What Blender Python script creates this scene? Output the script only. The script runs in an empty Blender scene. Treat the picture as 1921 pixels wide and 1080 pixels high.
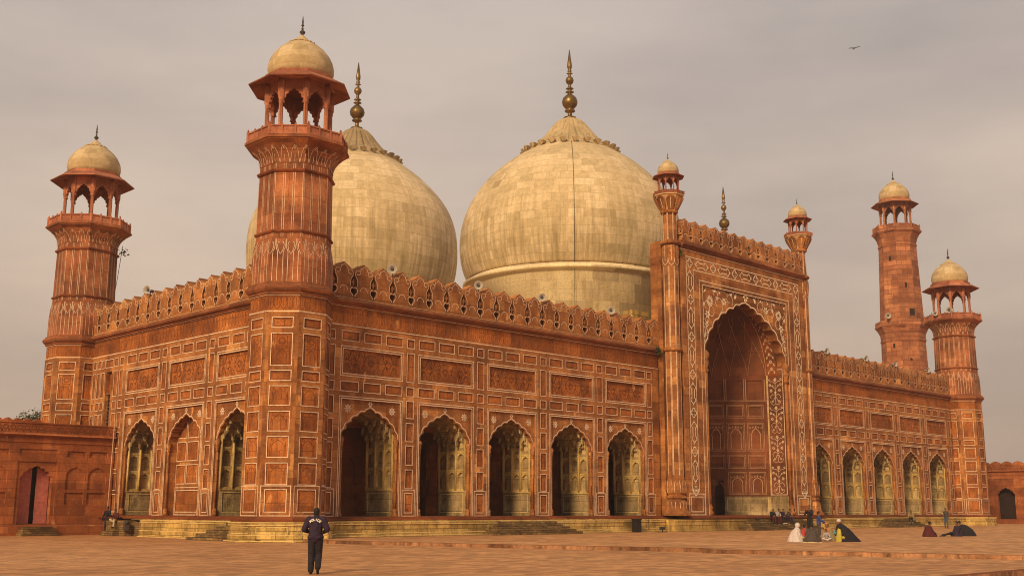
import bpy, bmesh, math, random
from math import pi, sin, cos, radians, sqrt, atan2
from mathutils import Vector, Matrix
random.seed(7)
C = bpy.context.scene.collection
SC = bpy.context.scene

# ------------------------------------------------------------------ camera
cam_d = bpy.data.cameras.new("camera"); cam = bpy.data.objects.new("camera", cam_d); C.objects.link(cam)
SC.camera = cam
CP = Vector((-76.467, -52.246, 1.5385))
ya, pt, ro = radians(44.63), radians(11.07), radians(0.1374)
FW = Vector((sin(ya)*cos(pt), cos(ya)*cos(pt), sin(pt)))
RT = Vector((cos(ya), -sin(ya), 0)); UP = RT.cross(FW)
R2 = RT*cos(ro)+UP*sin(ro); U2 = -RT*sin(ro)+UP*cos(ro)
cam.matrix_world = Matrix(((R2.x, U2.x, -FW.x, CP.x), (R2.y, U2.y, -FW.y, CP.y), (R2.z, U2.z, -FW.z, CP.z), (0, 0, 0, 1)))
cam_d.sensor_width = 36.0; cam_d.lens = 36.0*2118.9/1921.0
cam_d.clip_start = 0.1; cam_d.clip_end = 6000

HAZE = .0004
POLICE_POS = (-58.6, -26.75, -.15)
# ------------------------------------------------------------------ world + sun
SUN_AZ, SUN_EL = radians(248), radians(26)      # azimuth measured from +Y clockwise
w = bpy.data.worlds.new("World"); SC.world = w; w.use_nodes = True
nt = w.node_tree; N = nt.nodes; L = nt.links; N.clear()
out = N.new('ShaderNodeOutputWorld'); bg = N.new('ShaderNodeBackground'); L.new(bg.outputs[0], out.inputs[0])
sky = N.new('ShaderNodeTexSky'); sky.sky_type = 'NISHITA'; sky.sun_disc = False
sky.sun_elevation = SUN_EL; sky.sun_rotation = SUN_AZ; sky.dust_density = 5.0; sky.air_density = 1.5
sc_ = N.new('ShaderNodeVectorMath'); sc_.operation = 'SCALE'; sc_.inputs[3].default_value = 0.1
L.new(sky.outputs[0], sc_.inputs[0])
tc = N.new('ShaderNodeTexCoord')
def wnoise(scale, zs, det=5, off=0.0):
    mp = N.new('ShaderNodeMapping'); mp.inputs['Scale'].default_value = (1, 1, zs); mp.inputs['Location'].default_value = (off, off*.3, 0)
    L.new(tc.outputs['Generated'], mp.inputs[0])
    n = N.new('ShaderNodeTexNoise'); n.inputs['Scale'].default_value = scale; n.inputs['Detail'].default_value = det; n.inputs['Roughness'].default_value = .55
    L.new(mp.outputs[0], n.inputs['Vector']); return n
n1 = wnoise(1.5, 3.6, 5, 1.7)
rp = N.new('ShaderNodeValToRGB'); L.new(n1.outputs[0], rp.inputs[0])
rp.color_ramp.elements[0].position = .34; rp.color_ramp.elements[0].color = (.490, .408, .360, 1)
rp.color_ramp.elements[1].position = .64; rp.color_ramp.elements[1].color = (.730, .590, .478, 1)
sep = N.new('ShaderNodeSeparateXYZ'); L.new(tc.outputs['Generated'], sep.inputs[0])
mr = N.new('ShaderNodeMapRange'); mr.inputs[1].default_value = 0.0; mr.inputs[2].default_value = 0.5; L.new(sep.outputs[2], mr.inputs[0])
rg = N.new('ShaderNodeValToRGB'); L.new(mr.outputs[0], rg.inputs[0])
rg.color_ramp.elements[0].position = 0; rg.color_ramp.elements[0].color = (1.04, .90, .78, 1)
rg.color_ramp.elements[1].position = 1; rg.color_ramp.elements[1].color = (.84, .90, 1.02, 1)
e = rg.color_ramp.elements.new(.45); e.color = (1.04, 1.0, .96, 1)
mu = N.new('ShaderNodeMixRGB'); mu.blend_type = 'MULTIPLY'; mu.inputs[0].default_value = 1
L.new(rp.outputs[0], mu.inputs[1]); L.new(rg.outputs[0], mu.inputs[2])
mx = N.new('ShaderNodeMixRGB'); mx.inputs[0].default_value = .93
L.new(sc_.outputs[0], mx.inputs[1]); L.new(mu.outputs[0], mx.inputs[2]); L.new(mx.outputs[0], bg.inputs[0]); bg.inputs[1].default_value = 1.0
sd = bpy.data.lights.new("sun", 'SUN'); sun = bpy.data.objects.new("sun", sd); C.objects.link(sun)
sd.energy = 3.5; sd.angle = radians(11); sd.color = (1.0, .72, .39)
sv = Vector((sin(SUN_AZ)*cos(SUN_EL), cos(SUN_AZ)*cos(SUN_EL), sin(SUN_EL)))
sun.rotation_euler = sv.to_track_quat('Z', 'Y').to_euler(); sun.location = (-60, -30, 60)
vs = SC.view_settings; vs.view_transform = 'Standard'; vs.look = 'None'; vs.gamma = 1; vs.use_curve_mapping = False
vs.exposure = -0.06
SC.render.engine = 'CYCLES'; SC.cycles.pixel_filter_type = 'BLACKMAN_HARRIS'; SC.cycles.filter_width = 1.05

# ------------------------------------------------------------------ materials
M = {}
def base_mat(name, rough=.9):
    m = bpy.data.materials.new(name); m.use_nodes = True
    nd = m.node_tree.nodes; b = nd['Principled BSDF']; b.inputs['Roughness'].default_value = rough
    b.inputs['Specular IOR Level'].default_value = .25
    M[name] = m
    return m, nd, m.node_tree.links, b
def nz(nd, lk, vec, scale, det=4, rough=.6):
    n = nd.new('ShaderNodeTexNoise'); n.inputs['Scale'].default_value = scale; n.inputs['Detail'].default_value = det
    n.inputs['Roughness'].default_value = rough; lk.new(vec, n.inputs['Vector']); return n.outputs[0]
def ramp(nd, lk, fac, stops):
    r = nd.new('ShaderNodeValToRGB'); lk.new(fac, r.inputs[0]); el = r.color_ramp.elements
    el[0].position, el[0].color = stops[0][0], (*stops[0][1], 1); el[1].position, el[1].color = stops[-1][0], (*stops[-1][1], 1)
    for p, c in stops[1:-1]:
        x = el.new(p); x.color = (*c, 1)
    return r.outputs[0]
def mixc(nd, lk, a, b, fac, mode='MIX'):
    m = nd.new('ShaderNodeMixRGB'); m.blend_type = mode
    for i, s in ((0, fac), (1, a), (2, b)):
        if hasattr(s, 'links') or hasattr(s, 'is_linked'): lk.new(s, m.inputs[i])
        else: m.inputs[i].default_value = s if i == 0 else (*s, 1)
    return m.outputs[0]
def wallvec(nd, lk):            # (distance along the wall, height, 0)
    g = nd.new('ShaderNodeNewGeometry')
    cr = nd.new('ShaderNodeVectorMath'); cr.operation = 'CROSS_PRODUCT'; lk.new(g.outputs['True Normal'], cr.inputs[0]); cr.inputs[1].default_value = (0, 0, 1)
    dt = nd.new('ShaderNodeVectorMath'); dt.operation = 'DOT_PRODUCT'; lk.new(g.outputs['Position'], dt.inputs[0]); lk.new(cr.outputs[0], dt.inputs[1])
    sp = nd.new('ShaderNodeSeparateXYZ'); lk.new(g.outputs['Position'], sp.inputs[0])
    cb = nd.new('ShaderNodeCombineXYZ'); lk.new(dt.outputs['Value'], cb.inputs[0]); lk.new(sp.outputs[2], cb.inputs[1])
    return cb.outputs[0], g.outputs['Position']
def scalev(nd, lk, v, s):
    m = nd.new('ShaderNodeMapping'); m.inputs['Scale'].default_value = s; lk.new(v, m.inputs[0]); return m.outputs[0]
def brick(nd, lk, v, bw, rh, mort, c1=(0, 0, 0), c2=(1, 1, 1), off=.5):
    b = nd.new('ShaderNodeTexBrick'); lk.new(v, b.inputs['Vector']); b.inputs['Scale'].default_value = 1
    b.inputs['Brick Width'].default_value = bw; b.inputs['Row Height'].default_value = rh; b.inputs['Mortar Size'].default_value = mort
    b.inputs['Color1'].default_value = (*c1, 1); b.inputs['Color2'].default_value = (*c2, 1); b.inputs['Mortar'].default_value = (.5, .5, .5, 1)
    b.inputs['Bias'].default_value = 0; b.offset = off; return b
def bump(nd, lk, b, h, st, dist=.05, prev=None):
    u = nd.new('ShaderNodeBump'); u.inputs['Strength'].default_value = st; u.inputs['Distance'].default_value = dist; lk.new(h, u.inputs['Height'])
    if prev: lk.new(prev, u.inputs['Normal'])
    lk.new(u.outputs[0], b.inputs['Normal']); return u.outputs[0]

def stone(name, stops, mort=(.20, .055, .014), bw=1.35, rh=.62, ms=.009, stain=(.10, .05, .03), stainamt=.55, mottle=.35, pale=None, bscale=1.0):
    m, nd, lk, b = base_mat(name)
    v, P = wallvec(nd, lk)
    bk = brick(nd, lk, v, bw, rh, ms)
    col = ramp(nd, lk, bk.outputs['Color'], stops)
    n1 = nz(nd, lk, P, .55, 5, .65)
    col = mixc(nd, lk, col, ramp(nd, lk, n1, [(.35, tuple(x*.62 for x in stops[0][1])), (.65, tuple(min(1, x*1.3) for x in stops[-1][1]))]), mottle)
    n2 = nz(nd, lk, P, 9, 4, .7)
    col = mixc(nd, lk, col, ramp(nd, lk, n2, [(.3, (.66, .66, .66)), (.7, (1.2, 1.2, 1.2))]), .75, 'MULTIPLY')
    st = nz(nd, lk, scalev(nd, lk, v, (1.6, .22, 1)), 1.0, 6, .7)
    sf = ramp(nd, lk, st, [(.50, (0, 0, 0)), (.70, (stainamt,)*3)])
    col = mixc(nd, lk, col, stain, sf)
    bk2 = brick(nd, lk, v, bw*2.6, rh*1.9, 0); bk2.offset = .33
    col = mixc(nd, lk, col, ramp(nd, lk, bk2.outputs['Color'], [(0, (.62, .60, .60)), (.5, (.95, .95, .95)), (1, (1.30, 1.36, 1.35))]), .8, 'MULTIPLY')
    gn = nz(nd, lk, scalev(nd, lk, v, (.9, .6, 1)), 1.1, 7, .78)
    col = mixc(nd, lk, col, tuple(x*.9 for x in stain), ramp(nd, lk, gn, [(.50, (0, 0, 0)), (.64, (stainamt*.85,)*3)]))
    if pale:
        pn = nz(nd, lk, scalev(nd, lk, v, (1.0, .45, 1)), 1.35, 3, .5)
        pf = ramp(nd, lk, pn, [(.67, (0, 0, 0)), (.72, (.75,)*3)])
        col = mixc(nd, lk, col, pale, pf)
    col = mixc(nd, lk, col, mort, bk.outputs['Fac'])
    lk.new(col, b.inputs['Base Color'])
    mm = nd.new('ShaderNodeMath'); mm.operation = 'SUBTRACT'; lk.new(n2, mm.inputs[0]); lk.new(bk.outputs['Fac'], mm.inputs[1])
    bump(nd, lk, b, mm.outputs[0], .5*bscale, .03)
    return m
RED = [(0, (.21, .062, .019)), (.5, (.33, .106, .030)), (.9, (.46, .168, .046)), (1, (.66, .31, .10))]
stone('red_sandstone', RED, pale=(.80, .36, .11))
stone('carved_sandstone', [(0, (.28, .076, .018)), (.5, (.39, .118, .027)), (1, (.50, .168, .040))], bw=1.6, rh=.9, stainamt=.6, mottle=.5, bscale=1.6, pale=(.74, .33, .10))
stone('groove_shade_grime', [(0, (.16, .043, .014)), (1, (.24, .066, .020))], bw=2, rh=1, stainamt=.2)  # dark line colour: painted shadow of carved grooves, with grime
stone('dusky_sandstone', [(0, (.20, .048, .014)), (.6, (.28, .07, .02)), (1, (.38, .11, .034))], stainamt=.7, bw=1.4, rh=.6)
stone('cornice_sandstone', [(0, (.20, .062, .024)), (.6, (.28, .090, .034)), (1, (.38, .13, .05))], stainamt=.8, bw=2.2, rh=.6)
stone('recess_shade_stone', [(0, (.14, .042, .018)), (.6, (.20, .060, .025)), (1, (.26, .084, .034))], stainamt=.6, bw=1.4, rh=.7, ms=.005)  # same red stone, darkened to put the recess shade into its colour
stone('courtyard_sandstone', [(0, (.30, .085, .03)), (.6, (.40, .12, .04)), (1, (.50, .17, .06))], bw=1.2, rh=.55, stainamt=.5, pale=(.6, .3, .14))
stone('shaft_sandstone', [(0, (.22, .060, .022)), (.5, (.32, .092, .034)), (.9, (.40, .130, .048)), (1, (.50, .19, .08))], bw=1.8, rh=1.3, stainamt=.7, mottle=.5)
stone('rose_sandstone', [(0, (.34, .105, .055)), (.5, (.43, .145, .078)), (1, (.52, .20, .11))], bw=2.5, rh=1.6, ms=.004, stainamt=.5, mottle=.4)
stone('minaret_sandstone', [(0, (.30, .10, .045)), (.5, (.40, .14, .06)), (1, (.54, .22, .10))], bw=1.6, rh=.75, ms=.03, stainamt=.4, mottle=.3)
stone('yellow_stone', [(0, (.34, .205, .055)), (.4, (.50, .31, .085)), (.8, (.68, .43, .125)), (1, (.80, .53, .18))], mort=(.16, .10, .03), bw=1.0, rh=.42, ms=.016, stain=(.13, .08, .03), stainamt=.85, mottle=.4)
stone('grimy_yellow_stone', [(0, (.34, .23, .11)), (.5, (.48, .33, .16)), (1, (.60, .43, .23))], mort=(.08, .05, .02), bw=1.3, rh=.7, ms=.01, stain=(.08, .055, .025), stainamt=.8, mottle=.5)
stone('reveal_stone', [(0, (.60, .36, .12)), (.5, (.80, .52, .19)), (1, (.92, .64, .27))], mort=(.3, .18, .06), bw=3.1, rh=3.3, ms=.004, stain=(.15, .09, .03), stainamt=.8, mottle=.45)
stone('step_brick', [(0, (.13, .075, .03)), (.5, (.22, .13, .05)), (1, (.36, .22, .085))], mort=(.05, .03, .015), bw=.45, rh=.13, ms=.012, stain=(.06, .04, .02), stainamt=.6, mottle=.35)

def inlay(name, c):
    m, nd, lk, b = base_mat(name, .7)
    g = nd.new('ShaderNodeNewGeometry')
    n = nz(nd, lk, g.outputs['Position'], 3.5, 5, .7)
    lk.new(ramp(nd, lk, n, [(.30, tuple(x*.45 for x in c)), (.5, c), (.8, tuple(min(1, x*1.15) for x in c))]), b.inputs['Base Color'])
inlay('white_inlay', (.82, .60, .42))
inlay('portal_inlay', (.95, .76, .54))
inlay('recess_line', (.50, .29, .16))
inlay('faded_inlay', (.60, .36, .17))
inlay('yellow_line', (.80, .58, .24))

RREF = {'dome_stone': 10.4, 'small_dome_stone': 1.85}
def dome_mat(name, stops, cw, rh, ms, streak):
    m, nd, lk, b = base_mat(name, .75)
    t = nd.new('ShaderNodeTexCoord'); sp = nd.new('ShaderNodeSeparateXYZ'); lk.new(t.outputs['Object'], sp.inputs[0])
    at = nd.new('ShaderNodeMath'); at.operation = 'ARCTAN2'; lk.new(sp.outputs[1], at.inputs[0]); lk.new(sp.outputs[0], at.inputs[1])
    cb = nd.new('ShaderNodeCombineXYZ'); lk.new(at.outputs[0], cb.inputs[0]); lk.new(sp.outputs[2], cb.inputs[1])
    Rr = RREF[name]; cbs = nd.new('ShaderNodeMapping'); cbs.inputs['Scale'].default_value = (Rr, 1, 1); lk.new(cb.outputs[0], cbs.inputs[0]); cbr = cbs.outputs[0]
    bk = brick(nd, lk, cbr, cw*Rr, rh, ms); bk.squash = 1.35; bk.squash_frequency = 3; bk.offset_frequency = 2
    b2 = brick(nd, lk, cbr, cw*Rr*2.3, rh*1.0, 0); b2.offset = .37
    r = mixc(nd, lk, bk.outputs['Color'], b2.outputs['Color'], .22)
    col = ramp(nd, lk, r, stops)
    n1 = nz(nd, lk, t.outputs['Object'], .22, 5, .6)
    col = mixc(nd, lk, col, ramp(nd, lk, n1, [(.35, (.84, .82, .76)), (.65, (1.12, 1.10, 1.06))]), .8, 'MULTIPLY')
    n4 = nz(nd, lk, t.outputs['Object'], 2.4, 6, .75)
    col = mixc(nd, lk, col, ramp(nd, lk, n4, [(.3, (.68, .66, .60)), (.7, (1.16, 1.16, 1.14))]), .8, 'MULTIPLY')
    sv_ = scalev(nd, lk, cb.outputs[0], (26, .16, 1))
    ns = nz(nd, lk, sv_, 1.0, 5, .65)
    # dark weather streaks gather on the lower, steeper half
    mr_ = nd.new('ShaderNodeMapRange'); lk.new(sp.outputs[2], mr_.inputs[0]); mr_.inputs[1].default_value = streak[0]; mr_.inputs[2].default_value = streak[1]
    mr_.inputs[3].default_value = 1; mr_.inputs[4].default_value = .0
    sm = nd.new('ShaderNodeMath'); sm.operation = 'MULTIPLY'; lk.new(ramp(nd, lk, ns, [(.42, (0, 0, 0)), (.66, (.72, .72, .72))]), sm.inputs[0]); lk.new(mr_.outputs[0], sm.inputs[1])
    col = mixc(nd, lk, col, (.24, .17, .07), sm.outputs[0])
    mm = nd.new('ShaderNodeMath'); mm.operation = 'MULTIPLY'; lk.new(bk.outputs['Fac'], mm.inputs[0]); mm.inputs[1].default_value = .42
    col = mixc(nd, lk, col, (.22, .15, .06), mm.outputs[0])
    lk.new(col, b.inputs['Base Color'])
    bump(nd, lk, b, bk.outputs['Fac'], -.4, .03)
PALE = [(0, (.40, .30, .17)), (.08, (.54, .42, .25)), (.35, (.63, .49, .295)), (.65, (.69, .54, .34)), (.9, (.74, .59, .385)), (1, (.88, .74, .53))]
dome_mat('dome_stone', PALE, .135, .74, .018, (2.0, 8.5))
dome_mat('small_dome_stone', [(0, (.46, .34, .19)), (.5, (.57, .43, .25)), (1, (.69, .54, .35))], .55, .42, .01, (0.0, 1.2))
stone('lotus_stone', [(0, (.44, .32, .17)), (1, (.56, .42, .24))], mort=(.3, .2, .1), bw=9, rh=9, ms=.001, stain=(.16, .11, .06), stainamt=.7, mottle=.4)
stone('drum_stone', [(0, (.84, .66, .39)), (1, (.93, .76, .49))], mort=(.5, .37, .2), bw=1.5, rh=.9, ms=.008, stain=(.5, .36, .18), stainamt=.5, mottle=0)  # cleaner pale stone, its colour brightened to stand in for warm bounce light
stone('pale_ledge', [(0, (.70, .52, .26)), (1, (.86, .67, .38))], mort=(.2, .14, .07), bw=1.4, rh=.8, ms=.01, stain=(.40, .28, .13), stainamt=.6, mottle=.25)

def plain(name, c, rough=.8, var=.35, sc=6, metal=0):
    m, nd, lk, b = base_mat(name, rough); b.inputs['Metallic'].default_value = metal
    t = nd.new('ShaderNodeTexCoord'); n = nz(nd, lk, t.outputs['Object'], sc, 4, .6)
    lk.new(ramp(nd, lk, n, [(.3, tuple(x*(1-var) for x in c)), (.7, tuple(min(1, x*(1+var)) for x in c))]), b.inputs['Base Color'])
plain('gilt_copper', (.20, .125, .045), .42, .6, 1.3, .75)
plain('dark_iron', (.05, .04, .035), .5, .3)
plain('horn_metal', (.42, .38, .34), .45, .2, 4)
plain('horn_throat', (.10, .08, .07), .6, .2)
plain('pink_door_paint', (.46, .15, .12), .6, .22, 5)
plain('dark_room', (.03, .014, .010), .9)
plain('lattice_wood', (.20, .10, .06), .8)
plain('bamboo', (.55, .38, .24), .7)
plain('bark', (.10, .07, .045), .9)
plain('leaf', (.060, .075, .022), .7, .5, 2)
plain('skin', (.23, .11, .060), .6, .12, 9)
plain('hair', (.018, .013, .011), .6, .3, 30)
plain('navy_cloth', (.034, .020, .042), .85, .4, 14)
plain('black_cloth', (.022, .018, .024), .85, .4, 14)
plain('charcoal_cloth', (.075, .058, .052), .9, .35, 14)
plain('maroon_cloth', (.09, .020, .022), .9, .3, 12)
plain('white_cloth', (.60, .52, .50), .9, .12, 8)
plain('cream_cloth', (.52, .42, .22), .9, .15, 8)
plain('yellow_cloth', (.46, .37, .06), .9, .15, 8)
plain('orange_cloth', (.44, .17, .05), .9, .25, 10)
plain('olive_cloth', (.26, .20, .10), .9, .2, 10)
plain('red_cloth', (.45, .06, .05), .9, .3, 10)
plain('blue_cloth', (.045, .06, .19), .85, .5, 20)
plain('teal_cloth', (.14, .40, .42), .85, .2, 10)
plain('denim', (.06, .09, .16), .85, .3, 14)
plain('grey_cloth', (.36, .31, .30), .9, .2, 10)
plain('lettering_white', (.85, .78, .66), .7, .05)
plain('black_leather', (.02, .016, .015), .45, .2)

def ground_mat(name, c0, c1, c2, bw, rh):
    m, nd, lk, b = base_mat(name, .85)
    g = nd.new('ShaderNodeNewGeometry'); P = g.outputs['Position']
    bk = brick(nd, lk, P, bw, rh, .010)
    n1 = nz(nd, lk, P, .16, 6, .65)
    col = ramp(nd, lk, n1, [(.3, c0), (.5, c1), (.72, c2)])
    col = mixc(nd, lk, col, ramp(nd, lk, bk.outputs['Color'], [(0, (.66, .64, .62)), (1, (1.28, 1.26, 1.2))]), .8, 'MULTIPLY')
    n2 = nz(nd, lk, P, 2.2, 6, .8)
    col = mixc(nd, lk, col, ramp(nd, lk, n2, [(.32, (.68, .64, .60)), (.68, (1.26, 1.23, 1.18))]), .9, 'MULTIPLY')
    n5 = nz(nd, lk, P, 30, 3, .8)
    col = mixc(nd, lk, col, ramp(nd, lk, n5, [(.3, (.72, .70, .68)), (.7, (1.25, 1.24, 1.2))]), .8, 'MULTIPLY')
    n3 = nz(nd, lk, P, .55, 5, .7)
    col = mixc(nd, lk, col, (.20, .09, .05), ramp(nd, lk, n3, [(.56, (0, 0, 0)), (.72, (.55,)*3)]))
    ml = nd.new('ShaderNodeMath'); ml.operation = 'MULTIPLY'; lk.new(bk.outputs['Fac'], ml.inputs[0]); ml.inputs[1].default_value = .45
    col = mixc(nd, lk, col, (.12, .05, .03), ml.outputs[0])
    lk.new(col, b.inputs['Base Color'])
    mm = nd.new('ShaderNodeMath'); mm.operation = 'SUBTRACT'; lk.new(n2, mm.inputs[0]); lk.new(bk.outputs['Fac'], mm.inputs[1])
    bump(nd, lk, b, mm.outputs[0], .5, .03)
ground_mat('courtyard_paving', (.46, .232, .102), (.54, .282, .126), (.62, .342, .162), .62, .31)
ground_mat('terrace_paving', (.47, .242, .108), (.56, .30, .136), (.65, .366, .176), .8, .4)
stone('kerb_stone', [(0, (.20, .08, .036)), (.6, (.32, .14, .062)), (1, (.48, .24, .12))], bw=2.9, rh=.9, ms=.004, stain=(.07, .035, .02), stainamt=1.0, mottle=.7)

# ------------------------------------------------------------------ mesh helpers
class MB:
    def __init__(s): s.v = []; s.f = []; s.m = []; s.sm = []
    def add(s, vs, fs, mi=0, smooth=False, T=None):
        o = len(s.v)
        s.v += [T(*p) if T else tuple(p) for p in vs]
        for f in fs: s.f.append(tuple(i+o for i in f)); s.m.append(mi); s.sm.append(smooth)
    def box(s, x0, x1, y0, y1, z0, z1, T=None, mi=0):
        s.add([(x0, y0, z0), (x1, y0, z0), (x1, y1, z0), (x0, y1, z0), (x0, y0, z1), (x1, y0, z1), (x1, y1, z1), (x0, y1, z1)],
              [(0, 3, 2, 1), (4, 5, 6, 7), (0, 1, 5, 4), (1, 2, 6, 5), (2, 3, 7, 6), (3, 0, 4, 7)], mi, T=T)
    def prism(s, pts, w0, w1, T=None, mi=0, back=True):     # polygon in (u,v) extruded from w0 to w1
        n = len(pts)
        vs_ = [(p[0], p[1], w0) for p in pts]+[(p[0], p[1], w1) for p in pts]
        fs = [tuple(range(n, 2*n))]+([tuple(range(n-1, -1, -1))] if back else [])+[(i, (i+1) % n, n+(i+1) % n, n+i) for i in range(n)]
        s.add(vs_, fs, mi, T=T)
    def ribbon(s, pts, wd, w, T=None, closed=False, mi=0, th=0.0):
        n = len(pts); A = []; B = []
        for i in range(n):
            p = pts[i]
            a = pts[(i-1) % n] if (closed or i > 0) else None; b = pts[(i+1) % n] if (closed or i < n-1) else None
            d = Vector((0, 0))
            if a is not None:
                q = Vector((p[0]-a[0], p[1]-a[1]));  d += q.normalized() if q.length > 1e-9 else q
            if b is not None:
                q = Vector((b[0]-p[0], b[1]-p[1]));  d += q.normalized() if q.length > 1e-9 else q
            d = d.normalized() if d.length > 1e-6 else Vector((1, 0))
            k = 1.0
            if a is not None and b is not None:
                q = Vector((b[0]-p[0], b[1]-p[1])).normalized(); k = 1/max(.55, d.dot(q))
            nx, ny = -d.y*wd/2*k, d.x*wd/2*k
            A.append((p[0]+nx, p[1]+ny, w)); B.append((p[0]-nx, p[1]-ny, w))
        m = n if closed else n-1
        s.add(A+B, [(i, n+i, n+(i+1) % n, (i+1) % n) for i in range(m)], mi, T=T)
        if th:
            for E_ in (A, B):
                s.add(E_+[(x, y, z-th) for x, y, z in E_], [(i, (i+1) % n, n+(i+1) % n, n+i) for i in range(m)], mi, T=T)
    def rect(s, a, b, c, d, lw, w, T=None, mi=0):           # a line drawn just outside the rectangle a..b, c..d
        for x0, x1, y0, y1 in ((a-lw, a, c-lw, d+lw), (b, b+lw, c-lw, d+lw), (a, b, c-lw, c), (a, b, d, d+lw)):
            s.add([(x0, y0, w), (x1, y0, w), (x1, y1, w), (x0, y1, w)], [(0, 1, 2, 3)], mi, T=T)
    def lathe(s, prof, n=32, cx=0, cy=0, smooth=True, a0=0.0, mi=0, rf=None, caps=True):
        vs_ = []
        for r, z in prof:
            for k in range(n):
                a = a0+2*pi*k/n; rr = r*(rf(a, z) if rf else 1)
                vs_.append((cx+rr*cos(a), cy+rr*sin(a), z))
        fs = []
        for i in range(len(prof)-1):
            for k in range(n):
                k2 = (k+1) % n; fs.append((i*n+k, i*n+k2, (i+1)*n+k2, (i+1)*n+k))
        s.add(vs_, fs, mi, smooth)
        if caps:
            o = len(s.v)-len(vs_)
            s.f.append(tuple(o+k for k in range(n-1, -1, -1))); s.m.append(mi); s.sm.append(False)
            s.f.append(tuple(o+(len(prof)-1)*n+k for k in range(n))); s.m.append(mi); s.sm.append(False)
    def oct(s, prof, cx=0, cy=0, mi=0, caps=True): s.lathe(prof, 8, cx, cy, False, radians(22.5), mi, caps=caps)
    def tube(s, p0, p1, r0, r1=None, n=10, smooth=True, mi=0, capsule=False):
        p0 = Vector(p0); p1 = Vector(p1); r1 = r0 if r1 is None else r1
        d = (p1-p0); Ln = d.length; d = d.normalized() if Ln > 1e-9 else Vector((0, 0, 1))
        q = d.to_track_quat('Z', 'Y')
        rings = []
        if capsule:
            for a in (-75, -45, -20): rings.append((r0*cos(radians(a)), r0*sin(radians(a))))
            rings.append((r0, 0)); rings.append((r1, Ln))
            for a in (20, 45, 75): rings.append((r1*cos(radians(a)), Ln+r1*sin(radians(a))))
        else: rings = [(r0, 0), (r1, Ln)]
        vs_ = []
        for r, h in rings:
            for k in range(n):
                a = 2*pi*k/n; vs_.append(tuple(p0+q @ Vector((r*cos(a), r*sin(a), h))))
        m = len(rings)
        fs = [(i*n+k, i*n+(k+1) % n, (i+1)*n+(k+1) % n, (i+1)*n+k) for i in range(m-1) for k in range(n)]
        fs += [tuple(range(n-1, -1, -1)), tuple((m-1)*n+k for k in range(n))]
        s.add(vs_, fs, mi, smooth)
    def ball(s, c, rx, ry=None, rz=None, n=16, m=10, R=None, mi=0):
        ry = ry or rx; rz = rz or rx; vs_ = []
        for i in range(m+1):
            t = pi*(i+.02*(i == 0)-.02*(i == m))/m
            for k in range(n):
                a = 2*pi*k/n; p = Vector((rx*sin(t)*cos(a), ry*sin(t)*sin(a), -rz*cos(t)))
                if R is not None: p = R @ p
                vs_.append(tuple(Vector(c)+p))
        fs = [(i*n+k, i*n+(k+1) % n, (i+1)*n+(k+1) % n, (i+1)*n+k) for i in range(m) for k in range(n)]
        fs += [tuple(range(n-1, -1, -1)), tuple(m*n+k for k in range(n))]
        s.add(vs_, fs, mi, True)
    def mesh(s, name, mats, recalc=True):
        me = bpy.data.meshes.new(name); me.from_pydata(s.v, [], s.f)
        for k in (mats if isinstance(mats, (list, tuple)) else [mats]): me.materials.append(M[k])
        me.polygons.foreach_set('material_index', s.m); me.polygons.foreach_set('use_smooth', s.sm)
        if recalc:
            bm = bmesh.new(); bm.from_mesh(me); bmesh.ops.recalc_face_normals(bm, faces=bm.faces); bm.to_mesh(me); bm.free()
        me.update(); return me
    def obj(s, name, mats, parent=None, loc=(0, 0, 0), rz=0, recalc=False):
        o = bpy.data.objects.new(name, s.mesh(name, mats, recalc)); C.objects.link(o)
        o.location = loc; o.rotation_euler = (0, 0, rz)
        if parent: o.parent = parent
        return o
def tag(o, label=None, cat=None, group=None, kind=None):
    if label: o['label'] = label
    if cat: o['category'] = cat
    if group: o['group'] = group
    if kind: o['kind'] = kind
    return o
def empty(name, loc=(0, 0, 0), rz=0, parent=None):
    o = bpy.data.objects.new(name, None); C.objects.link(o); o.location = loc; o.rotation_euler = (0, 0, rz); o.empty_display_size = .3
    if parent: o.parent = parent
    return o
def clone(o, parent=None, loc=None, rz=None):
    c = o.copy(); C.objects.link(c); c.parent = parent
    if loc is not None: c.location = loc
    if rz is not None: c.rotation_euler = (0, 0, rz)
    for ch in list(o.children): clone(ch, c)
    return c
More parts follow.
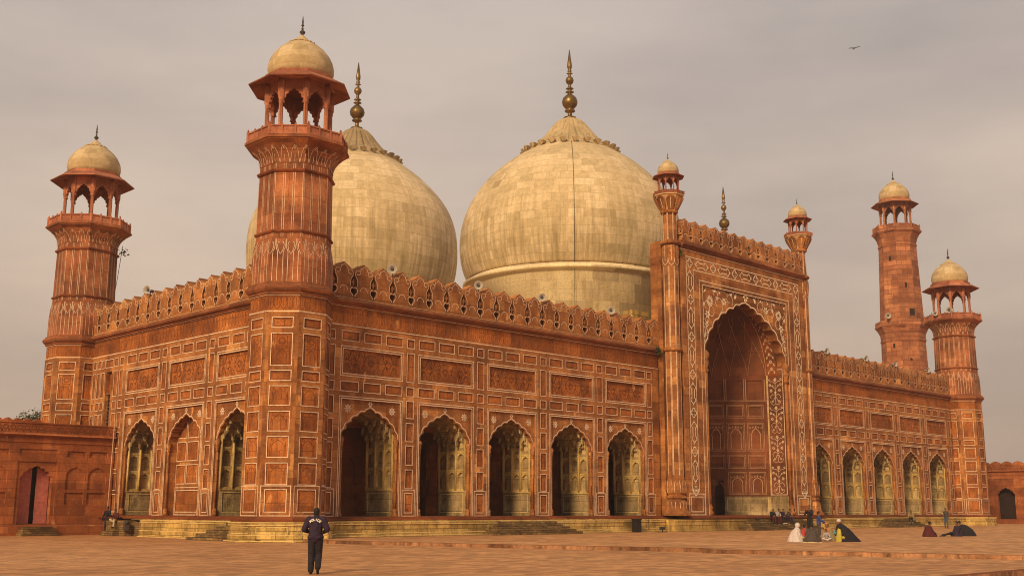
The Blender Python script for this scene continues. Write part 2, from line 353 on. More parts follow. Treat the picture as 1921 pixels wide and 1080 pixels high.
def wallgrid(mb, T, u0, u1, v0, v1, holes, mi=0, pmi=None):
    """a wall face at w=0 with rectangular panels sunk to their depth (None = open hole)"""
    us = {u0, u1}; vs_ = {v0, v1}
    for a, b, c, d, dp in holes:
        us |= {max(a, u0), min(b, u1)}; vs_ |= {max(c, v0), min(d, v1)}
    us = sorted(us); vs_ = sorted(vs_)
    def dep(i, j):
        if i < 0 or j < 0 or i >= len(us)-1 or j >= len(vs_)-1: return 'X'
        cu = (us[i]+us[i+1])/2; cv = (vs_[j]+vs_[j+1])/2
        r = 0.0
        for a, b, c, d, dp in holes:
            if a < cu < b and c < cv < d: r = dp
        return r
    D = {(i, j): dep(i, j) for i in range(-1, len(us)) for j in range(-1, len(vs_))}
    for i in range(len(us)-1):
        for j in range(len(vs_)-1):
            d = D[i, j]
            if d is None: continue
            a, b, c, e_ = us[i], us[i+1], vs_[j], vs_[j+1]
            mb.add([(a, c, -d), (b, c, -d), (b, e_, -d), (a, e_, -d)], [(0, 1, 2, 3)], (pmi if (pmi is not None and d > 0) else mi), T=T)
            for di, dj, p, q in ((1, 0, (b, c), (b, e_)), (0, 1, (a, e_), (b, e_))):
                d2 = D[i+di, j+dj]
                if d2 == 'X' or d2 == d: continue
                x = .3 if d2 is None else d2
                mb.add([(p[0], p[1], -d), (q[0], q[1], -d), (q[0], q[1], -x), (p[0], p[1], -x)], [(0, 1, 2, 3)], mi, T=T)
            for di, dj, p, q in ((-1, 0, (a, c), (a, e_)), (0, -1, (a, c), (b, c))):
                if D[i+di, j+dj] is None:
                    mb.add([(p[0], p[1], -d), (q[0], q[1], -d), (q[0], q[1], -.3), (p[0], p[1], -.3)], [(0, 1, 2, 3)], mi, T=T)
def cusp(a, zs, za, n=5, bul=.30, per=6, Z_=(0, .29, .54, .723, .858, 1)):
    """cusped pointed arch from (-a,zs) over (0,za) to (a,zs): n lobes a side"""
    def base(t):       # t 0 at springing, 1 at apex
        X_ = (1, .90, .70, .45, .19, 0)
        q = min(4.9999, t*5); i = int(q); f = q-i
        return Vector((a*(X_[i]*(1-f)+X_[i+1]*f), zs+(za-zs)*(Z_[i]*(1-f)+Z_[i+1]*f)))
    right = []
    ks = [i/n for i in range(n+1)]
    for i in range(n):
        p, q = base(ks[i]), base(ks[i+1]); d = q-p; nrm = Vector((d.y, -d.x)).normalized()
        if nrm.x < 0 and nrm.y < 0: nrm = -nrm
        h = d.length*bul
        last = (i == n-1)
        for k in range(per):
            s_ = k/per
            bb = sin(pi*s_)*h
            if last: bb = h*.7*sin(pi*min(1, s_*1.25))*(1-s_) if s_ < .8 else -h*.12*(s_-.8)/.2
            right.append(tuple(p+d*s_+nrm*bb))
    right.append((0, za))
    left = [(-x, z) for x, z in right[:-1]]
    return left + right[::-1]          # left springing ... apex ... right springing
def arch_plate(mb, T, hw, z0, z1, prof, w0, w1, zb=None, mi=0):
    """rectangle -hw..hw, z0..z1 with the arch cut out down to z0"""
    a0 = prof[0][0]; b0 = prof[-1][0]
    pts = [(-hw, z0), (a0, z0)]+list(prof)+[(b0, z0), (hw, z0), (hw, z1), (-hw, z1)]
    mb.prism(pts, w0, w1, T, mi)
def shiftT(T, du): return lambda u, v, w: T(u+du, v, w)
def flower(mb, T, cu, cv, r, n=8, w=.016, mi=0):
    for k in range(n):
        a = 2*pi*k/n+pi/n*0
        p = lambda rr, da: (cu+rr*cos(a+da), cv+rr*sin(a+da), w)
        mb.add([p(r*.18, 0), p(r*.62, -pi/n*.8), p(r, 0), p(r*.62, pi/n*.8)], [(0, 1, 2, 3)], mi, T=T)
def arcpts(cx, cy, r, a0, a1, n=10): return [(cx+r*cos(radians(a0+(a1-a0)*i/n)), cy+r*sin(radians(a0+(a1-a0)*i/n))) for i in range(n+1)]
def spiral(cx, cy, r0, r1, a0, a1, n=18): return [(cx+(r0+(r1-r0)*i/n)*cos(radians(a0+(a1-a0)*i/n)), cy+(r0+(r1-r0)*i/n)*sin(radians(a0+(a1-a0)*i/n))) for i in range(n+1)]
def cartouche(a, b, c, d, m=.07):
    a += m; b -= m; c += m; d -= m; h = (d-c); pts = []
    k = h*.28
    pts += arcpts(a+k, c+k, k, 270, 180, 4); pts += [(a-.0, (c+d)/2-.02), (a+.05, (c+d)/2), (a, (c+d)/2+.02)]
    pts += arcpts(a+k, d-k, k, 180, 90, 4)
    n = max(2, int((b-a)/.3))
    for i in range(1, n):
        x = a+k+(b-a-2*k)*i/n; pts += [(x-.04, d), (x, d-.05), (x+.04, d)]
    pts += arcpts(b-k, d-k, k, 90, 0, 4); pts += [(b-.05, (c+d)/2)]
    pts += arcpts(b-k, c+k, k, 0, -90, 4)
    for i in range(n-1, 0, -1):
        x = a+k+(b-a-2*k)*i/n; pts += [(x+.04, c), (x, c+.05), (x-.04, c)]
    return pts
def arabesque(mb, T, a, b, c, d, w, mi=0, seed=0):
    """carved scrollwork of a big panel: a central rosette, lobed medallions, scrolls"""
    cu, cv = (a+b)/2, (c+d)/2; W = (b-a)/2; H = (d-c)/2; lw = .034
    mb.ribbon([(cu+(.17+.05*cos(8*t))*cos(t), cv+(.17+.05*cos(8*t))*sin(t)) for t in [i*2*pi/40 for i in range(40)]], lw, w, T, True, mi)
    mb.ribbon([(cu+(.46+.06*abs(cos(3*t)))*cos(t), cv+(.46+.05*abs(cos(3*t)))*.95*sin(t)) for t in [i*2*pi/48 for i in range(48)]], lw, w, T, True, mi)
    for sx in (-1, 1):
        for sy in (-1, 1):
            P = lambda x, y: (cu+sx*x*W, cv+sy*y*H)
            for cx, cy, r0, r1, s0, s1 in ((.36, .66, .28, .14, 200, -80), (.66, .66, .30, .14, 250, -20), (.88, .42, .22, .10, 90, 380)):
                q = P(cx, cy)
                mb.ribbon([(q[0]+sx*(x), q[1]+sy*(y)) for x, y in spiral(0, 0, r0, r1, s0, s1, 16)], lw, w, T, False, mi)
            mb.ribbon([P(x/20*1.0, .5+.38*sin(x*1.05)) for x in range(4, 21)], lw, w, T, False, mi)
    for k in (-1, 1):
        mb.ribbon([(cu+k*W*.62+(.2+.04*cos(6*t))*cos(t), cv+(.2+.04*cos(6*t))*sin(t)) for t in [i*2*pi/36 for i in range(36)]], lw, w, T, True, mi)
def petalrow(mb, T, u0, u1, v0, v1, pitch, w, mi=0):
    n = max(1, round((u1-u0)/pitch)); p = (u1-u0)/n
    for i in range(n):
        c = u0+(i+.5)*p; a = p*.44; h = v1-v0
        pts = [(c-a*.7, v0+h*.16), (c-a, v0+h*.3), (c-a*.82, v0+h*.55), (c-a, v0+h*.78)]+arcpts(c, v1-a*.9, a, 165, 15, 6)+[(c+a, v0+h*.78), (c+a*.82, v0+h*.55), (c+a, v0+h*.3), (c+a*.7, v0+h*.16), (c, v0+.02)]
        mb.ribbon(pts, .022, w, T, True, mi, th=.0)
        mb.ribbon([(c, v0+h*.25), (c, v1-a*.5)], .016, w, T, False, mi)
def minorarch(mb, T, a, b, c, d, w, mi=0):
    cu = (a+b)/2; hw = (b-a)/2*.62; zs = c+(d-c)*.45
    pf = cusp(hw, zs, d-(d-c)*.14, 3, .25, 3)
    mb.ribbon([(cu-hw, c+.04)]+[(cu+x, z) for x, z in pf]+[(cu+hw, c+.04)], .024, w, shiftT(T, 0), False, mi)
    for s_ in (-1, 1): mb.ribbon(spiral(cu+s_*hw*.9, d-.12, .10, .03, 0, s_*300, 8), .02, w, T, False, mi)

TF = lambda u, v, w: (u, -w, v)                     # facade plane
TS = lambda u, v, w: (-41.95-w, u, v)               # side wall plane
LW = .040; WI = .014

# ------------------------------------------------------------------ ground
def sheet(name, pts, z, mat, th=.6):
    mb = MB(); n = len(pts)
    mb.add([(x, y, z) for x, y in pts], [tuple(range(n))])
    return tag(mb.obj(name, mat, recalc=False), kind='structure')
sheet('courtyard_ground', [(-900, -39.0), (900, -38.2), (900, 900), (-900, 900)], -.15, 'courtyard_paving')
mb = MB(); mb.add([(-900, -900, -.31), (900, -900, -.31), (900, -38.2, -.31), (-900, -39.0, -.31)], [(0, 1, 2, 3)])
tag(mb.obj('lower_courtyard_ground', 'courtyard_paving'), kind='structure')
mb = MB(); mb.box(-90, 60, -38.85, -38.5, -.5, -.143)
tag(mb.obj('courtyard_step_edge', 'kerb_stone'), kind='structure')
KP = [(-42.7, -3.0), (-42.5, -5.5), (-40.9, -14.1), (-39.0, -20.4), (-37.9, -24.4), (-38.8, -24.9), (-37.5, -28.6), (-35.4, -36.0), (-34.9, -38.2)]
sheet('terrace_ground', KP+[(140, -38.2), (140, 24), (-42.0, 24), (-42, -2)], 0.0, 'terrace_paving')
mb = MB(); random.seed(3)
for i in range(len(KP)-1):
    a = Vector(KP[i]); b = Vector(KP[i+1]); d = b-a; Ln = d.length; d.normalize(); nrm = Vector((-d.y, d.x)) if d.x*0+(-d.y) < 0 else Vector((-d.y, d.x))
    nrm = Vector((d.y, -d.x)) if Vector((d.y, -d.x)).x < 0 else Vector((-d.y, d.x))
    k = max(1, int(Ln/2.1))
    for j in range(k):
        s0 = a+d*(Ln*j/k+.004); s1 = a+d*(Ln*(j+1)/k-.004); o = .02+random.random()*.03; h = .008+random.random()*.008
        q = [s0-nrm*.3, s1-nrm*.3, s1+nrm*o, s0+nrm*o]
        mb.add([(p.x, p.y, -.32) for p in q]+[(p.x, p.y, h) for p in q], [(4, 5, 6, 7), (0, 1, 5, 4), (1, 2, 6, 5), (2, 3, 7, 6), (3, 0, 4, 7)])
tag(mb.obj('terrace_kerb', 'kerb_stone', recalc=True), kind='structure')

# ================================================================== MOSQUE
mosque = tag(empty('mosque'), 'red sandstone mosque prayer hall with white inlay and big pale stone domes', 'mosque')

ARCH_L = [-36.29+5.74*i for i in range(5)]
ARCH_R = [-x for x in ARCH_L][::-1]
ARCH_S = [5.42, 11.26, 17.10]
ZB = 1.12

def bay_holes(c, hs, il, gr, T, arch=True):
    """panels over one arched bay centred at c"""
    for z0, z1 in ((11.02, 11.54), (8.13, 8.64)):
        for a, b in ((-2.21, -1.0), (-.6, .6), (1.0, 2.21)):
            hs.append((c+a, c+b, z0, z1, .05)); il.rect(c+a, c+b, z0, z1, LW, WI, T)
            gr.ribbon(cartouche(c+a, c+b, z0, z1), .022, -.042, T, True)
    hs.append((c-2.11, c+2.11, 9.13, 10.52, .14)); il.rect(c-2.11, c+2.11, 9.13, 10.52, .045, WI, T); il.rect(c-2.24, c+2.24, 9.0, 10.65, .045, WI, T)
    arabesque(gr, T, c-2.05, c+2.05, 9.18, 10.47, -.13)
    hs.append((c-2.12, c+2.12, ZB, 7.66, .12))
    il.ribbon([(c-2.15, ZB+.0), (c-2.15, 7.69), (c+2.15, 7.69), (c+2.15, ZB)], .05, WI, T)
    il.ribbon([(c-2.27, ZB+.0), (c-2.27, 7.81), (c+2.27, 7.81), (c+2.27, ZB)], .045, WI, T)
def pier_holes(c, hs, il, gr, T, hw=.26, base=True, lower=True):
    for z0, z1 in ((11.02, 11.52), (8.13, 8.63)):
        hs.append((c-hw, c+hw, z0, z1, .05)); il.rect(c-hw, c+hw, z0, z1, LW, WI, T); gr.ribbon(cartouche(c-hw, c+hw, z0, z1, .06), .03, -.042, T, True)
    hs.append((c-hw, c+hw, 8.98, 10.66, .05)); il.rect(c-hw, c+hw, 8.98, 10.66, LW, WI, T)
    if not lower: return
    for z0, z1 in ((6.83, 7.80), (5.47, 6.50), (4.10, 5.18), (2.73, 3.78)):
        hs.append((c-hw, c+hw, z0, z1, .06)); il.rect(c-hw, c+hw, z0, z1, LW, WI, T); minorarch(gr, T, c-hw, c+hw, z0, z1, -.052)
    if base:
        hs.append((c-.27, c+.27, 1.34, 2.42, .05)); il.rect(c-.27, c+.27, 1.34, 2.42, LW, WI, T); il.rect(c-.45, c+.45, 1.15, 2.61, LW, WI, T)
        gr.add([(c-.07, 1.42, -.045), (c+.07, 1.42, -.045), (c+.07, 1.52, -.045), (c, 1.6, -.045), (c-.07, 1.52, -.045)], [(0, 1, 2, 3, 4)], T=T)

def make_wall(name, T, u0, u1, bays, piers, extra=None, frieze=(None, None)):
    hs = []; il = MB(); gr = MB(); mb = MB()
    for c in bays: bay_holes(c, hs, il, gr, T)
    for c in piers: pier_holes(c, hs, il, gr, T)
    opens = [(c-2.1, c+2.1, ZB, 7.64) for c in bays]
    if extra: extra(hs, il, gr)
    hs2 = [h for h in hs]
    for i, h in enumerate(hs2):
        if h[4] == .12: hs2[i] = (*h[:4], None)
    hs2.append((u0, u1, 11.93, 12.93, .05))
    wallgrid(mb, T, u0, u1, ZB, 13.0, hs2, 0, 1)
    wo = mb.obj(name, ['red_sandstone', 'carved_sandstone'], mosque)
    petalrow(gr, T, u0, u1, 11.97, 12.90, .36, -.042)
    il.ribbon([(u0, 11.87), (u1, 11.87)], .05, WI, T); il.ribbon([(u0, 12.965), (u1, 12.965)], .045, WI, T)
    il.obj('inlay_lines', 'white_inlay', wo); gr.obj('groove_shade_lines', 'groove_shade_grime', wo)  # flat dark lines colour in the shade of the carving
    # roll cornice
    cm = MB(); pr = [(0, 12.99), (.12, 12.99), (.12, 13.06), (.2, 13.09), (.30, 13.15), (.34, 13.24), (.30, 13.34), (.20, 13.40), (.14, 13.41), (.14, 13.47), (0, 13.47)]
    cm.add([(u, z, w_) for u in (u0, u1) for w_, z in pr], [(i, i+1, len(pr)+i+1, len(pr)+i) for i in range(len(pr)-1)]+[tuple(range(len(pr))), tuple(range(2*len(pr)-1, len(pr)-1, -1))], T=lambda u, v, w_: T(u, v, w_))
    cm.obj('cornice', 'cornice_sandstone', wo, recalc=True)
    li = MB(); li.ribbon([(u0, 13.46), (u1, 13.46)], .03, .147, T); li.obj('cornice_inlay', 'faded_inlay', wo)
    return wo

def fac_extra(hs, il, gr):
    c = -38.97+.0
    pier_holes(-39.22, hs, il, gr, TF, .22, base=False)
    hs.append((-39.5, -39.0, 1.34, 2.42, .05)); il.rect(-39.5, -39.0, 1.34, 2.42, LW, WI, TF); il.rect(-39.7, -38.78, 1.15, 2.61, LW, WI, TF)
def fac_extra_r(hs, il, gr):
    pier_holes(39.22, hs, il, gr, TF, .22, base=False)
    hs.append((39.0, 39.5, 1.34, 2.42, .05)); il.rect(39.0, 39.5, 1.34, 2.42, LW, WI, TF); il.rect(38.78, 39.7, 1.15, 2.61, LW, WI, TF)
PL = [-33.42+5.74*i for i in range(4)]+[-10.62]
make_wall('facade_wall', TF, -41.0, -9.5, ARCH_L, PL, fac_extra)
make_wall('facade_wall', TF, 9.5, 41.0, ARCH_R, [-p for p in PL], fac_extra_r)
def side_extra(hs, il, gr):
    pier_holes(2.2, hs, il, gr, TS)
    for a, b in ((19.87, 20.35), (20.67, 21.19), (22.66, 23.1), (23.3, 23.75), (24.0, 24.4)):
        for z0, z1 in ((11.02, 11.53), (8.98, 10.67), (8.13, 8.63), (6.83, 7.8), (5.47, 6.5), (4.1, 5.18), (2.73, 3.78)):
            if b > 20.4 and z1 < 5.5: continue
            hs.append((a, b, z0, z1, .05)); il.rect(a, b, z0, z1, LW, WI, TS)
    hs.append((19.84, 20.4, 1.34, 2.42, .05)); il.rect(19.84, 20.4, 1.34, 2.42, LW, WI, TS)
    hs.append((21.45, 22.5, 11.02, 11.52, .05)); il.rect(21.45, 22.5, 11.02, 11.52, LW, WI, TS); gr.ribbon(cartouche(21.45, 22.5, 11.02, 11.52), .03, -.042, TS, True)
    hs.append((21.56, 22.42, 6.9, 10.7, .28))
side = make_wall('side_wall', TS, 0.9, 25.9, ARCH_S, [8.34, 14.18], side_extra)
# slender grille window of the side wall
mb = MB(); 
for i in range(9): mb.box(21.6, 22.38, 7.0+i*.26, 7.04+i*.26, -.26, -.20, T=TS)
for u in (21.6, 21.98, 22.34): mb.box(u, u+.05, 6.95, 9.15, -.25, -.19, T=TS)
mb.box(21.56, 22.42, 9.15, 9.3, -.27, -.10, T=TS)
mb.box(21.56, 22.42, 6.9, 7.0, -.27, -.02, T=TS)
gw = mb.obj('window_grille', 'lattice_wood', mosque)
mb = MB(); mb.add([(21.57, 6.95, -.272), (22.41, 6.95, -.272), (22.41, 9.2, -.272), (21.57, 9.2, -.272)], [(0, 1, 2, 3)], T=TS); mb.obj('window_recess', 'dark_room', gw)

# ---- archways
ARP = cusp(2.06, 5.50, 7.31, 5, .17, 6)
def archway(T, c, kind='open'):
    t = shiftT(T, c)
    mb = MB()
    arch_plate(mb, t, 2.12, ZB, 7.66, [(x*.955, z-.09) for x, z in ARP], -.12, -.34 if kind == 'open' else -.72)
    o = mb.obj('archway', 'red_sandstone', mosque, recalc=True)
    # inlay following the cusps, with the ogee tip ornament
    il = MB(); il.ribbon([(-2.0, 5.1)]+ARP+[(2.0, 5.1)], .055, -.10, t)
    for s_ in (-1, 1):
        flower(il, t, s_*1.6, 7.14, .27, 8, -.10); il.add([(s_*1.6+.06*cos(i*pi/4), 7.14+.06*sin(i*pi/4), -.095) for i in range(8)], [tuple(range(8))], T=t)
        il.ribbon([(s_*2.03, ZB+.5), (s_*2.03, 5.1)], .03, -.10, t)
    flower(il, t, 0, 7.47, .17, 6, -.10); 
    il.obj('arch_inlay', 'white_inlay', o)
    # slender jamb shafts, capitals and bases
    for s_ in (-1, 1):
        sh = MB()
        x, y, _ = t(s_*1.985, 0, -.14)
        for r, z0, z1 in ((.085, 1.5, 4.85),): sh.tube((x, y, z0), (x, y, z1), r, r, 8)
        sh.lathe([(.05, 4.75), (.13, 4.85), (.09, 4.95), (.15, 5.1), (.12, 5.2), (.19, 5.4), (.10, 5.55)], 8, x, y)
        sh.lathe([(.17, ZB), (.17, 1.25), (.12, 1.32), (.16, 1.42), (.09, 1.55)], 8, x, y)
        sh.obj('jamb_shaft', 'red_sandstone', o)
    if kind == 'blind':
        bw = MB(); hs = []; il = MB(); gr = MB()
        tb = lambda u, v, w: t(u, v, w-.7)
        for a, b in ((-1.9, -.85), (-.62, .62), (.85, 1.9)):
            for z0, z1 in ((3.05, 4.15), (4.45, 5.55), (5.85, 7.0)):
                hs.append((a, b, z0, z1, .05)); il.rect(a, b, z0, z1, .045, .012, tb); minorarch(gr, tb, a, b, z0, z1, -.042)
        hs.append((-1.8, 1.8, 1.35, 2.6, .05)); il.rect(-1.8, 1.8, 1.35, 2.6, .045, .012, tb); il.rect(-1.95, 1.92, 1.18, 2.78, .045, .012, tb)
        wallgrid(bw, tb, -2.05, 2.05, ZB, 7.4, hs, 0, 1); b_ = bw.obj('blind_panel', ['red_sandstone', 'carved_sandstone'], o)
        il.obj('inlay_lines', 'white_inlay', b_) if False else il.obj('panel_inlay', 'white_inlay', o); gr.obj('panel_carving', 'groove_shade_grime', o)
        return o
    # deep reveals of weathered yellow stone with tiers of blind arches
    DEP = 2.54
    for s_ in (-1, 1):
        rv = MB(); yl = MB()
        # local frame on the reveal plane: a = distance inward, b = height, c = outwards into the opening
        tr = lambda a, b, c_, s_=s_: t(s_*(1.96-c_), b, -.34-a)
        hs = [(.25, DEP-.2, 1.35, 2.45, .04)]
        for i in range(3):
            a0 = .12+i*.82; 
            for z0, z1 in ((2.80, 3.86), (3.98, 5.0), (5.12, 6.6)): hs.append((a0, a0+.66, z0, z1, .16))
        wallgrid(rv, tr, 0, DEP, 2.66, 7.3, hs[1:], 0, 1); wallgrid(rv, tr, 0, DEP, ZB, 2.66, hs[:1], 1, None)
        for i in range(3):
            a0 = .12+i*.82
            for z0, z1 in ((2.80, 3.86), (3.98, 5.0)):
                pf = [(a0+.33+x, z) for x, z in cusp(.29, z1-.34, z1-.06, 3, .2, 3)]
                rv.prism([(a0, z1-.36), (a0+.04, z1-.36)]+pf+[(a0+.62, z1-.36), (a0+.66, z1-.36), (a0+.66, z1), (a0, z1)], -.15, -.02, tr)
        for i in range(4):
            a0 = .04+i*.82
            if i < 4: rv.tube(tr(a0, 2.7, .03), tr(a0, 5.9, .03), .08, .08, 6)
        rv.box(0, DEP, 2.60, 2.72, 0, .05, T=tr)
        yl.rect(.25, DEP-.2, 1.35, 2.45, .03, .006, tr)
        rvo = rv.obj('reveal', ['reveal_stone', 'grimy_yellow_stone'], o); yl.obj('reveal_lines', 'yellow_line', o)
    # pointed vault of the passage, carved netting
    vt = MB(); pf = cusp(1.96, 5.75, 7.35, 5, .0, 2)
    n = len(pf)
    vt.add([(x, z, -.34) for x, z in pf]+[(x*1.0, z-.15, -.34-DEP) for x, z in pf], [(i, i+1, n+i+1, n+i) for i in range(n-1)], T=t)
    for s_ in (-1, 1):
        for j, (z0, z1, off, nn_) in enumerate(((5.55, 6.15, .10, 4), (6.0, 6.6, .38, 3), (6.42, 6.98, .75, 3))):
            tq = lambda a_, b_, c_, s_=s_, off=off: t(s_*(1.96-off-c_), b_, -.40-a_)
            wv = (DEP-.1)/nn_
            for q in range(nn_):
                pf = [(q*wv+wv/2+x, z) for x, z in cusp(wv*.40, z0+.04, z1-.14, 3, .2, 3)]
                vt.prism([(q*wv, z0-.12*(q % 2)), (q*wv+wv*.10, z0)]+pf+[(q*wv+wv*.90, z0), ((q+1)*wv, z0-.12*((q+1) % 2)), ((q+1)*wv, z1), (q*wv, z1)], -.02, .14, tq)
            vt.box(0, DEP-.1, z1-.05, z1+.02, -.30, .16, T=tq)
    vt.obj('vault', 'grimy_yellow_stone', o, recalc=True)
    return o
for c in ARCH_L: archway(TF, c)
for c in ARCH_R: archway(TF, c)
for c, k in zip(ARCH_S, ('open', 'blind', 'open')): archway(TS, c, k)

# ---- dim interior behind the arches
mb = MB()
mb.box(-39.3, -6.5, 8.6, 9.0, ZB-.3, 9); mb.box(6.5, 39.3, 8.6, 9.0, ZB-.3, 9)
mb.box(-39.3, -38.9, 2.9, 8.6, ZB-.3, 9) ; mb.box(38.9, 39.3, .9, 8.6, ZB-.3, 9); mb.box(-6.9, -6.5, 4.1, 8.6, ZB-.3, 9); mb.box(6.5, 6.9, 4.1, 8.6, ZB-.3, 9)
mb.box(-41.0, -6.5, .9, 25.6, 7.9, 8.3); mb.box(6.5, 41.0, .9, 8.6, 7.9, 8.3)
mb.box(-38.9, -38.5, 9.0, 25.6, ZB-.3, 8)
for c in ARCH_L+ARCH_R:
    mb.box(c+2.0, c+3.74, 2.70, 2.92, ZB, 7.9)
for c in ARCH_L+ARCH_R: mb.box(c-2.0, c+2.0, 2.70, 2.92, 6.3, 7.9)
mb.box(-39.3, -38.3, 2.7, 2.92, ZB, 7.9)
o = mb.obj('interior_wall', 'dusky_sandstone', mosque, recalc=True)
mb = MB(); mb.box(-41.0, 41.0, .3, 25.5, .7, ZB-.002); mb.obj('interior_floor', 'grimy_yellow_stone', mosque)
# arcaded screen inside the first bay and piers deeper in the hall
mb = MB(); gr = MB()
def niche_wall(x0, x1, y, arches):
    T = lambda u, v, w: (u, y-w, v)
    hs = [(a, b, 2.95, 4.9, .14) for a, b in arches]+[(a-.1, b+.1, 5.2, 6.4, .08) for a, b in arches]+[(a-.1, b+.1, 1.3, 2.4, .06) for a, b in arches]
    wallgrid(mb, T, x0, x1, ZB, 7.8, hs)
    for a, b in arches:
        c = (a+b)/2; pf = [(c+x, z) for x, z in cusp((b-a)/2-.05, 4.0, 4.75, 3, .2, 3)]
        mb.prism([(a, 3.98), (a+.05, 3.98)]+pf+[(b-.05, 3.98), (b, 3.98), (b, 4.9), (a, 4.9)], -.13, -.01, T)
niche_wall(-38.9, -33.6, 4.3, [(-37.9, -36.7), (-35.3, -34.1)])
mb.obj('inner_arcade', 'dusky_sandstone', mosque, recalc=True); mb = MB()
niche_wall(-33.6, -6.9, 8.55, [(-32+i*3, -30.6+i*3) for i in range(8)])
mb.obj('inner_arcade', 'dusky_sandstone', mosque, recalc=True)
for i in range(8):
    x = -33.9+5.74*i if i < 4 else 33.4-5.74*(i-4); mb = MB(); mb.box(x, x+1, 4.6, 5.6, ZB, 7.9); mb.box(x-.12, x+1.12, 4.48, 5.72, ZB, 1.6); mb.box(x-.12, x+1.12, 4.48, 5.72, 6.9, 7.3); mb.obj('inner_pier', 'dusky_sandstone', mosque)
TI = lambda x: (lambda u, v, w: (x-w, u, v))
mb = MB()
hs = []
T = TI(-39.0)
for c in ARCH_S[::2]:
    pass
mb.box(-39.3, -39.0, .9, 25.5, ZB, 8.0); mb.obj('inner_side_wall', 'dusky_sandstone', mosque)

# ---- plinth of yellow stone with mouldings, red string course on top
def plinth_profile(z0): return [(1.18, z0), (1.18, z0+.10), (1.06, z0+.14), (1.06, .24), (1.0, .26), (1.0, .68), (1.05, .70), (1.05, .86), (.9, .87), (.9, .90)]
def extr(mb, T, u0, u1, prof, mi=0):
    n = len(prof); mb.add([(u, z, w_) for u in (u0, u1) for w_, z in prof], [(i, i+1, n+i+1, n+i) for i in range(n-1)]+[tuple(range(n)), tuple(range(2*n-1, n-1, -1))], mi, T=T)
mb = MB(); li = MB()
for T, a, b, z0 in ((TF, -41.0, 41.0, -.02), (TS, 0.0, 14.1, -.22), (TS, 14.1, 20.3, -.22)):
    if a == 14.1: continue
    extr(mb, T, a, b, plinth_profile(z0)+[(0, .90), (0, z0)])
    for z, w_ in ((.845, 1.056), (.71, 1.056), (.22, 1.066), (z0+.09, 1.186)): li.ribbon([(a, z), (b, z)], .03, w_, T)
pl = mb.obj('plinth', 'yellow_stone', mosque, recalc=True); li.obj('plinth_inlay', 'yellow_line', pl)
mb = MB()
for T, a, b in ((TF, -41.0, -8.3), (TF, 8.3, 41.0), (TS, 0.0, 20.3)):
    extr(mb, T, a, b, [(.82, .90), (.86, .93), (.86, .99), (.5, 1.0), (.5, 1.06), (.35, 1.07), (.2, 1.12), (0, 1.12), (0, .90)])
extr(mb, lambda u, v, w: (u, -1.7-w, v), -8.6, 8.6, [(.30, .90), (.3, .99), (.16, 1.0), (.1, 1.12), (0, 1.12), (0, .90)])
mb.box(-8.6, 8.6, -1.7, .6, .89, 1.119)
mb.obj('string_course', 'dusky_sandstone', mosque, recalc=True)
mb = MB()
extr(mb, lambda u, v, w: (u, -1.15-w, v), -10.4, 10.4, [(.85, -.02), (.85, .08), (.75, .12), (.75, .7), (.80, .72), (.80, .86), (0, .88), (0, -.02)])
mb.obj('portal_plinth', 'yellow_stone', mosque, recalc=True)

mb = MB(); extr(mb, TS, 15.6, 18.2, [(1.25, -.22), (1.25, .80), (0, .82), (0, -.22)]); mb.box(18.2, 20.29, -.22, .9, 0, .35, T=TS); mb.box(18.35, 19.1, -.22, -.02, .7, 1.25, T=TS); mb.box(14.1, 15.6, -.22, .70, .0, .75, T=TS)
mb.box(16.4, 18.0, -.22, .15, 1.25, 1.65, T=TS)
mb.obj('masonry_bench', 'step_brick', mosque, recalc=True)
# ---- brick steps: stepped pyramids against the plinth
def steps(T, u0, u1, n, top, zt, z0, run, sideslope, wfront):
    mb = MB()
    for i in range(n):
        z = z0+(zt-z0)*(i+1)/n; k = n-1-i
        mb.box(u0+sideslope*(i), u1-sideslope*(i), z0-.05 if i == 0 else z-(zt-z0)/n, z-.002*i, wfront, wfront+.25+run*k, T=T)
    return mb.obj('steps', 'step_brick', mosque)
steps(TF, -28.4, -20.7, 5, 0, .80, 0, .30, .30, .9)
steps(TF, 20.7, 28.4, 5, 0, .80, 0, .30, .30, .9)
steps(TF, -2.6, 7.6, 5, 0, .82, 0, .30, .28, 1.85)
steps(TS, -1.5, 5.7, 5, 0, .80, -.2, .32, .50, 1.0)

